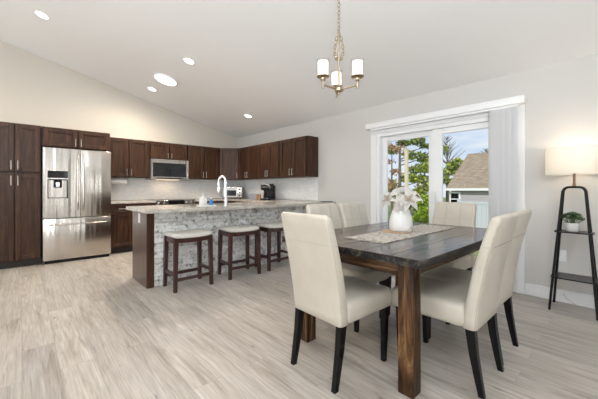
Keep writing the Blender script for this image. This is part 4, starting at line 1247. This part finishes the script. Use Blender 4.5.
MB().lathe([(SR, SZ0), (SR, SZ1), (SR - 0.003, SZ1), (SR - 0.003, SZ0), (SR, SZ0)], 48).build('lamp_shade', 'shade', t, smooth=50)
b = MB()
for k in range(3):
    a = 2 * PI * k / 3
    b.loft([(0, 0, 1.35), (SR * math.cos(a) * 0.985, SR * math.sin(a) * 0.985, 1.35)], 0.0025, 6)
b.build('shade_spider', 'bronze', t)
MB().lathe([(0, 1.36), (0.018, 1.36), (0.02, 1.38), (0.03, 1.41), (0.03, 1.43), (0.018, 1.455), (0, 1.46)], 16).build('bulb', emit('lit_bulb', (1, 0.8, 0.55), 6.0), t, smooth=60)
light('floor_lamp_bulb', 'POINT', (LX, LY, 1.475), 3.9, (1, 0.80, 0.60), shadow_soft_size=0.03)
# cord to the wall, with an inline switch near the floor
MB().loft([(0.10, 0.11, 0.30), (0.14, 0.13, 0.22), (0.175, 0.12, 0.13), (0.17, 0.07, 0.05), (0.14, -0.02, 0.006), (0.10, -0.10, 0.005), (0.05, -0.20, 0.005), (0.03, -0.30, 0.005)], 0.003, 8).build('cord', 'clear_cord', t, smooth=60)
MB().box(0.155, 0.19, 0.10, 0.155, 0.07, 0.13, 0.006, 2).build('plug_adapter', 'white_plastic', t, smooth=40)

# succulent in a white pot on the upper shelf
t = thing('potted_succulent', 'small green succulent in a white pot on the lamp shelf', 'potted plant', (3.84, 0.35, 0.747))
MB().lathe([(0, 0), (0.045, 0), (0.050, 0.004), (0.056, 0.075), (0.056, 0.08), (0.051, 0.08), (0.049, 0.07), (0, 0.07)], 32).build('pot', 'ceramic', t, smooth=50)
MB().lathe([(0, 0.072), (0.049, 0.069)], 24).build('soil', 'soil', t)
random.seed(5)
b = MB()
for c in range(26):
    a = random.uniform(0, 2 * PI); rr = 0.072 * math.sqrt(random.random())
    cx, cy, cz = rr * math.cos(a), rr * math.sin(a), 0.098 + 0.06 * (1 - (rr / 0.078) ** 2) + random.uniform(0, 0.015)
    b.loft([(cx * 0.5, cy * 0.5, 0.068), (cx, cy, cz - 0.01)], [0.003, 0.0025], 6)
    tl = Vector((cx * 5, cy * 5, 0.5)).normalized()
    Q = Matrix.Translation((cx, cy, cz)) @ tl.to_track_quat('Z', 'Y').to_matrix().to_4x4()
    for ring, (m, tl2, ln) in enumerate(((7, 0.25, 0.030), (6, 0.8, 0.026), (4, 1.6, 0.018))):
        for k in range(m):
            petal(b, Q @ Matrix.Rotation(2 * PI * k / m + ring * 0.5, 4, 'Z'), ln, ln * 0.36, tl2)
b.build('leaves', 'leaf_succulent', t, smooth=180, normals=False)

# ---------------------------------------------------------------- vertical blinds on the patio door
t = thing('vertical_blind', 'white vertical blind drawn to one side of the patio door', 'blind', (XW, 0.80, 0))
MB().box(-0.115, -0.0, -0.062, 1.95, 2.07, 2.154, 0.006, 2).build('valance', 'trim', t, smooth=40)
MB().box(-0.09, -0.05, 0.0, 1.88, 2.045, 2.07).build('headrail', 'vinyl', t)
for k in range(12):
    y = 0.04 + k * 0.0195
    ang = R(30 + (k % 3) * 4)
    pts = [(-0.0445 + 0.089 * j / 6, 0.005 * (1 - (2 * j / 6 - 1) ** 2)) for j in range(7)]
    # each vane is a bowed strip turned a little off the plane of the door
    out = [(-0.07 - q * math.cos(ang) + w * math.sin(ang), y + w * math.cos(ang) + q * math.sin(ang)) for w, q in pts]
    inn = [(x + 0.0010, yy) for x, yy in reversed(out)]
    MB().prism(out + inn, 0.03, 2.05).build('vane', 'vane', t, smooth=50)

# ---------------------------------------------------------------- outdoors
GZ = -1.2
M['grass'] = noise_col('lawn_grass', [(0.3, (0.10, 0.16, 0.04)), (0.7, (0.26, 0.28, 0.10))], (1, 1, 1), 3, 6, 0.9)
M['siding'] = simple('pale_siding', (0.47, 0.435, 0.455), 0.7)
M['shingle'] = noise_col('brown_shingles', [(0.3, (0.20, 0.15, 0.105)), (0.5, (0.29, 0.23, 0.165)), (0.7, (0.39, 0.32, 0.24))], (1, 0.5, 3), 4, 6, 0.9)
M['fence'] = simple('white_fence', (0.52, 0.55, 0.57), 0.5)
M['bark'] = noise_col('bark', [(0.3, (0.08, 0.06, 0.045)), (0.7, (0.22, 0.18, 0.14))], (6, 6, 1), 4, 5, 0.9)
M['pale_wood'] = simple('pale_pole', (0.62, 0.55, 0.40), 0.7)
def leaf_mat(name, c1, c2):
    m, n, l, bb = mat_new(name)
    g = n.new('ShaderNodeNewGeometry'); rp = n.new('ShaderNodeValToRGB')
    rp.color_ramp.elements[0].color = (*c1, 1); rp.color_ramp.elements[1].color = (*c2, 1)
    l.new(g.outputs['Random Per Island'], rp.inputs[0]); l.new(rp.outputs[0], bb.inputs['Base Color'])
    bb.inputs['Roughness'].default_value = 0.7
    tr = n.new('ShaderNodeBsdfTranslucent'); l.new(rp.outputs[0], tr.inputs[0])
    mx = n.new('ShaderNodeMixShader'); mx.inputs[0].default_value = 0.3
    l.new(bb.outputs[0], mx.inputs[1]); l.new(tr.outputs[0], mx.inputs[2]); l.new(mx.outputs[0], n['Material Output'].inputs[0])
    return m
M['leaf_lime'] = leaf_mat('lime_leaves', (0.13, 0.24, 0.01), (0.50, 0.62, 0.06))
M['leaf_green'] = leaf_mat('green_leaves', (0.08, 0.13, 0.02), (0.50, 0.55, 0.10))
M['leaf_pine'] = leaf_mat('pine_needles', (0.04, 0.08, 0.03), (0.42, 0.48, 0.10))
M['leaf_rust'] = leaf_mat('rust_leaves', (0.24, 0.12, 0.06), (0.68, 0.44, 0.25))
M['leaf_olive'] = leaf_mat('olive_leaves', (0.20, 0.17, 0.05), (0.60, 0.52, 0.20))
struct(MB().box(XW + T, 90, -60, 90, GZ - 0.2, GZ).build('ground', 'grass'))

def leafy(name, label, loc, height, blobs, mat, size, count, trunk=0.09, cat='tree', group=None, branches=()):
    """crown of separate leaves grown in clusters round blob centres"""
    t = thing(name, label, cat, loc, 0, group)
    b = MB()
    for (cx, cy, cz, rx, rz) in blobs:
        for _ in range(count):
            while True:
                p = Vector((random.uniform(-1, 1), random.uniform(-1, 1), random.uniform(-1, 1)))
                if 0.15 < p.length < 1: break
            p = Vector((cx + p.x * rx, cy + p.y * rx, cz + p.z * rz))
            nrm = Vector((random.gauss(0, 1), random.gauss(0, 1), random.gauss(0.6, 1))).normalized()
            u = nrm.orthogonal().normalized(); w = nrm.cross(u)
            a = random.uniform(0, 2 * PI); u, w = u * math.cos(a) + w * math.sin(a), w * math.cos(a) - u * math.sin(a)
            s = size * random.uniform(0.6, 1.3)
            b.face([p - u * s, p - w * s * 0.5 , p + u * s, p + w * s * 0.5])
    b.build('foliage', mat, t, normals=False)
    b = MB()
    if trunk:
        b.loft([(0, 0, 0), (0.02, 0.03, height * 0.5), (0, 0, height * 0.92)], [trunk, trunk * 0.7, trunk * 0.2], 10)
        for (cx, cy, cz, rx, rz) in blobs:
            z0 = max(0.2, min(cz - 0.3 * rz - 0.25 * math.hypot(cx, cy), height * 0.85))
            b.loft([(0, 0, z0), (cx * 0.6, cy * 0.6, (z0 + cz) / 2 + 0.05), (cx, cy, cz)], [trunk * 0.35, trunk * 0.22, trunk * 0.08], 6)
        b.build('trunk', 'bark', t, smooth=60)
    return t
random.seed(21)
def cam_pt(u, v, fwd):
    """a place in the yard seen at picture point (u, v), at forward distance fwd"""
    r = (u - 299) / 301.38
    ca, sa = math.cos(R(YAW)), math.sin(R(YAW))
    return Vector(((ca + r * sa) * fwd, (sa - r * ca) * fwd, 1.145 + (189.26 - v) / 301.38 * fwd))
# lime bush close to the house
def rel_blobs(base, items, fwd):
    out = []
    for u, v, rpx, rzpx in items:
        p = cam_pt(u, v, fwd + random.uniform(-0.4, 0.4)); k = fwd / 301.38
        out.append((p.x - base.x, p.y - base.y, p.z - base.z, rpx * k, rzpx * k))
    return out
p = cam_pt(420, 189, 8.5); base = Vector((p.x, p.y, GZ))
leafy('bush', 'bright lime-green bush just outside the patio door', base, 1.5, rel_blobs(base, [(425, 212, 9, 8), (416, 224, 10, 9), (430, 226, 9, 9), (408, 230, 9, 8), (423, 200, 6, 5), (420, 238, 14, 10)], 8.5), 'leaf_lime', 0.055, 380, 0.03, 'bush')
p = cam_pt(400, 189, 22); base = Vector((p.x, p.y, GZ))
items = [(u, v, random.uniform(7, 10), random.uniform(3, 5)) for u, v in [(392, 150), (404, 143), (418, 141), (429, 146), (412, 155), (424, 158), (432, 168), (416, 169), (408, 178), (424, 180), (398, 132), (425, 128), (440, 150)]]
leafy('pine_tree', 'tall loose green pine filling the fixed pane of the patio door', base, 7.5, rel_blobs(base, items, 22), 'leaf_pine', 0.15, 150, 0.14, 'tree')
p = cam_pt(424, 189, 17); base = Vector((p.x, p.y, GZ))
items = [(u, v, random.uniform(6, 9), random.uniform(4, 6)) for u, v in [(425, 168), (416, 178), (430, 186), (420, 192), (432, 200), (412, 200)]]
leafy('tree', 'mid-height yellow-green tree behind the lime bush', base, 3.6, rel_blobs(base, items, 17), 'leaf_green', 0.12, 160, 0.09, 'tree')
p = cam_pt(392, 189, 19); base = Vector((p.x, p.y, GZ))
items = [(u, v, random.uniform(6, 8), random.uniform(3, 5)) for u, v in [(390, 146), (400, 150), (388, 162), (396, 172), (388, 184), (398, 190), (380, 176), (376, 156), (404, 196)]]
leafy('tree', 'rust-brown autumn tree behind the pale pole', base, 5.5, rel_blobs(base, items, 19), 'leaf_rust', 0.10, 70, 0.08, 'tree')
p = cam_pt(405, 189, 28); base = Vector((p.x, p.y, GZ))
items = [(u, v, random.uniform(9, 12), random.uniform(6, 9)) for u, v in [(385, 196), (400, 202), (415, 204), (430, 206), (390, 186), (424, 190)]]
leafy('shrub', 'olive-brown undergrowth along the far side of the yard', base, 2.6, rel_blobs(base, items, 28), 'leaf_olive', 0.2, 200, 0.1, 'shrub')
p = cam_pt(449, 189, 40); base = Vector((p.x, p.y, GZ))
items = [(u, v, random.uniform(5, 7), random.uniform(4, 6)) for u, v in [(446, 172), (452, 166), (457, 163), (449, 182), (442, 178), (458, 172)]]
leafy('tree', 'dark green and brown tree beside the neighbouring roof', base, 6, rel_blobs(base, items, 40), 'leaf_green', 0.22, 160, 0.16, 'tree')
def bare_tree(label, u, fwd, vtop, rad):
    p = cam_pt(u, 189, fwd); base = Vector((p.x, p.y, GZ))
    top = cam_pt(u, vtop, fwd).z - GZ
    t = thing('bare_tree', label, 'tree', base)
    b = MB()
    b.loft([(0, 0, 0), (0.1, 0, top * 0.5), (0, 0, top)], [rad, rad * 0.6, rad * 0.12], 8)
    for k in range(46):
        z = top * random.uniform(0.55, 0.97); a = random.uniform(0, 2 * PI); L = (top - z) * 0.8 + 0.5
        e = Vector((math.cos(a) * L * 0.6, math.sin(a) * L * 0.6, z + L * 0.55))
        b.loft([(0, 0, z), e * 0.5 + Vector((0, 0, z * 0.5)), e], [rad * 0.25, rad * 0.16, rad * 0.06], 5)
    b.build('trunk', 'bark', t)
bare_tree('thin bare tree rising behind the neighbouring roof edge', 447, 44, 136, 0.22)
bare_tree('bare treetop showing just above the neighbouring roof ridge', 486, 55, 148, 0.35)
# deck outside the door
t = thing('wooden_deck', 'tan wooden deck just outside the patio door', 'deck', (XW + T, 1.6, GZ))
M['deck'] = noise_col('deck_boards', [(0.3, (0.34, 0.21, 0.13)), (0.7, (0.52, 0.35, 0.23))], (8, 0.8, 8), 3, 6, 0.6)
b = MB()
for k in range(14): b.box(0.01 + k * 0.145, 0.15 + k * 0.145, -2.2, 2.2, 1.06, 1.095)
b.build('boards', 'deck', t)
MB().box(0.0, 2.04, -2.2, 2.2, 0.86, 1.059).build('frame', 'deck', t)
for x in (0.1, 1.9):
    for y in (-2.1, 0, 2.1): MB().box(x - 0.06, x + 0.06, y - 0.06, y + 0.06, 0, 0.86).build('post', 'deck', t)
# pole
p = cam_pt(406.5, 189, 14)
t = thing('wooden_pole', 'pale wooden pole standing in front of the trees', 'pole', (p.x, p.y, GZ))
ph = cam_pt(406.5, 150, 14).z - GZ
MB().square_loft([(0, 0, 0), (0, 0, ph)], [0.13, 0.13]).build('post', 'pale_wood', t)
MB().square_loft([(0, 0, ph), (0, 0, ph + 0.05)], [0.17, 0.17]).build('cap', 'pale_wood', t)
# neighbour's house
q = cam_pt(446, 188.5, 30)
HX0, HY1 = q.x, q.y
eave = q.z
t = thing('house', 'neighbouring house with brown shingle roof and pale siding', 'house', (HX0, HY1, GZ))
ez = eave - GZ
LEN, DEP, RISE = 16.0, 10.0, 3.75
b = MB()
b.box(0.35, DEP - 0.35, -LEN, -0.35, 0, ez)
b.build('wall', 'siding', t)
b = MB()
for z in [0.2 * k for k in range(1, int(ez / 0.2))]:
    b.box(0.33, 0.36, -LEN, -0.35, z, z + 0.018)
b.build('siding_laps', 'siding', t)
b = MB()
rx = DEP / 2
# roof: two slopes with hipped near end, laid as stepped shingle courses
n = 26
for k in range(n):
    u0, u1 = k / n, (k + 1) / n
    x0, x1 = rx * u0, rx * u1
    z0, z1 = ez + RISE * u0, ez + RISE * u1
    hy0, hy1 = -0.35 * u0, -0.35 * u1
    b.hull([(x0, hy0, z0 - 0.05), (x1, hy1, z1 - 0.05), (x1, hy1, z1 + 0.015), (x0, hy0, z0 + 0.05)],
           [(x0, -LEN, z0 - 0.05), (x1, -LEN, z1 - 0.05), (x1, -LEN, z1 + 0.015), (x0, -LEN, z0 + 0.05)])
b.hull([(rx, -0.35, ez + RISE), (DEP, 0, ez), (DEP, 0, ez + 0.06), (rx, -0.35, ez + RISE + 0.06)], [(rx, -LEN, ez + RISE), (DEP, -LEN, ez), (DEP, -LEN, ez + 0.06), (rx, -LEN, ez + RISE + 0.06)])
b.build('roof', 'shingle', t)
MB().hull([(0.36, -0.36, ez), (rx, -0.4, ez + RISE - 0.1), (DEP - 0.36, -0.36, ez)], [(0.36, -0.45, ez), (rx, -0.5, ez + RISE - 0.1), (DEP - 0.36, -0.45, ez)]).build('gable', 'siding', t)
MB().box(-0.06, 0.0, -LEN, 0, ez - 0.2, ez + 0.02).build('gutter', 'trim', t)
pw = cam_pt(455, 199, 29.5)
wyc = pw.y - HY1; wzc = pw.z - GZ
# place the window on the front wall where it is seen
k = (HX0 + 0.35) / pw.x
wyc = pw.y * k - HY1; wzc = 1.145 + (pw.z - 1.145) * k - GZ
w = MB().box(0.28, 0.36, wyc - 0.5, wyc + 0.5, wzc - 0.72, wzc + 0.72).build('window', 'trim', t)
MB().box(0.265, 0.29, wyc - 0.36, wyc + 0.36, wzc + 0.05, wzc + 0.55).box(0.265, 0.29, wyc - 0.36, wyc + 0.36, wzc - 0.55, wzc - 0.05).build('pane', 'black_gloss', w)
# white fence in front of the house
t = thing('vinyl_fence', 'white vinyl privacy fence between the yard and the neighbouring house', 'fence', (0, 0, 0))
q0 = cam_pt(459, 200, 13.0)
FXp = q0.x
ft = cam_pt(480, 201.5, 12.6).z
t.location = (FXp, q0.y, GZ)
fh = ft - GZ
for kk in range(4):
    y0 = -kk * 2.4
    MB().box(-0.06, 0.06, y0 - 0.06, y0 + 0.06, 0, fh + 0.1, 0.01, 1).build('post', 'fence', t)
    b = MB()
    for j in range(14): b.box(-0.015, 0.015, y0 - 0.07 - (j + 1) * 0.162, y0 - 0.07 - j * 0.162 - 0.006, 0.08, fh - 0.06)
    b.box(-0.03, 0.03, y0 - 2.34, y0 - 0.06, fh - 0.1, fh).box(-0.03, 0.03, y0 - 2.34, y0 - 0.06, 0.05, 0.18)
    b.build('fence_panel', 'fence', t)

# ---------------------------------------------------------------- labels of the setting
for nm, lab, cat in (('floor', 'pale grey-brown wood-look plank floor running through the whole room', 'floor'),
                     ('ceiling', 'white vaulted ceiling sloping up from the patio door wall', 'ceiling'),
                     ('wall_back', 'kitchen wall behind the refrigerator and range, warm lamp light in its paint', 'wall'),
                     ('wall_right', 'light greige wall with the sliding patio door', 'wall'),
                     ('wall_front', 'light greige wall with two windows opposite the kitchen', 'wall'),
                     ('wall_left', 'light greige wall with two windows opposite the patio door', 'wall'),
                     ('window_1', 'wide white three-pane window opposite the kitchen', 'window'),
                     ('window_2', 'wide white three-pane window opposite the patio door', 'window'),
                     ('window_3', 'white two-pane window near the pantry cabinet', 'window'),
                     ('window_4', 'narrow tall white window opposite the kitchen', 'window'),
                     ('baseboard_right', 'white baseboard behind the floor lamp', 'baseboard'),
                     ('baseboard_center', 'white baseboard between the patio door and the kitchen island', 'baseboard'),
                     ('baseboard_back', 'white baseboard beside the pantry cabinet', 'baseboard'),
                     ('baseboard_left', 'white baseboard below the windows opposite the patio door', 'baseboard'),
                     ('baseboard_front', 'white baseboard below the windows opposite the kitchen', 'baseboard'),
                     ('trim_1', 'white flat casing around the sliding patio door', 'door casing'),
                     ('trim_2', 'pale glossy mosaic tile backsplash behind the range', 'backsplash'),
                     ('trim_3', 'pale glossy mosaic tile backsplash behind the coffee maker', 'backsplash'),
                     ('ground', 'green-brown lawn outside the patio door', 'lawn')):
    o = bpy.data.objects[nm]
    o['label'] = lab; o['category'] = cat
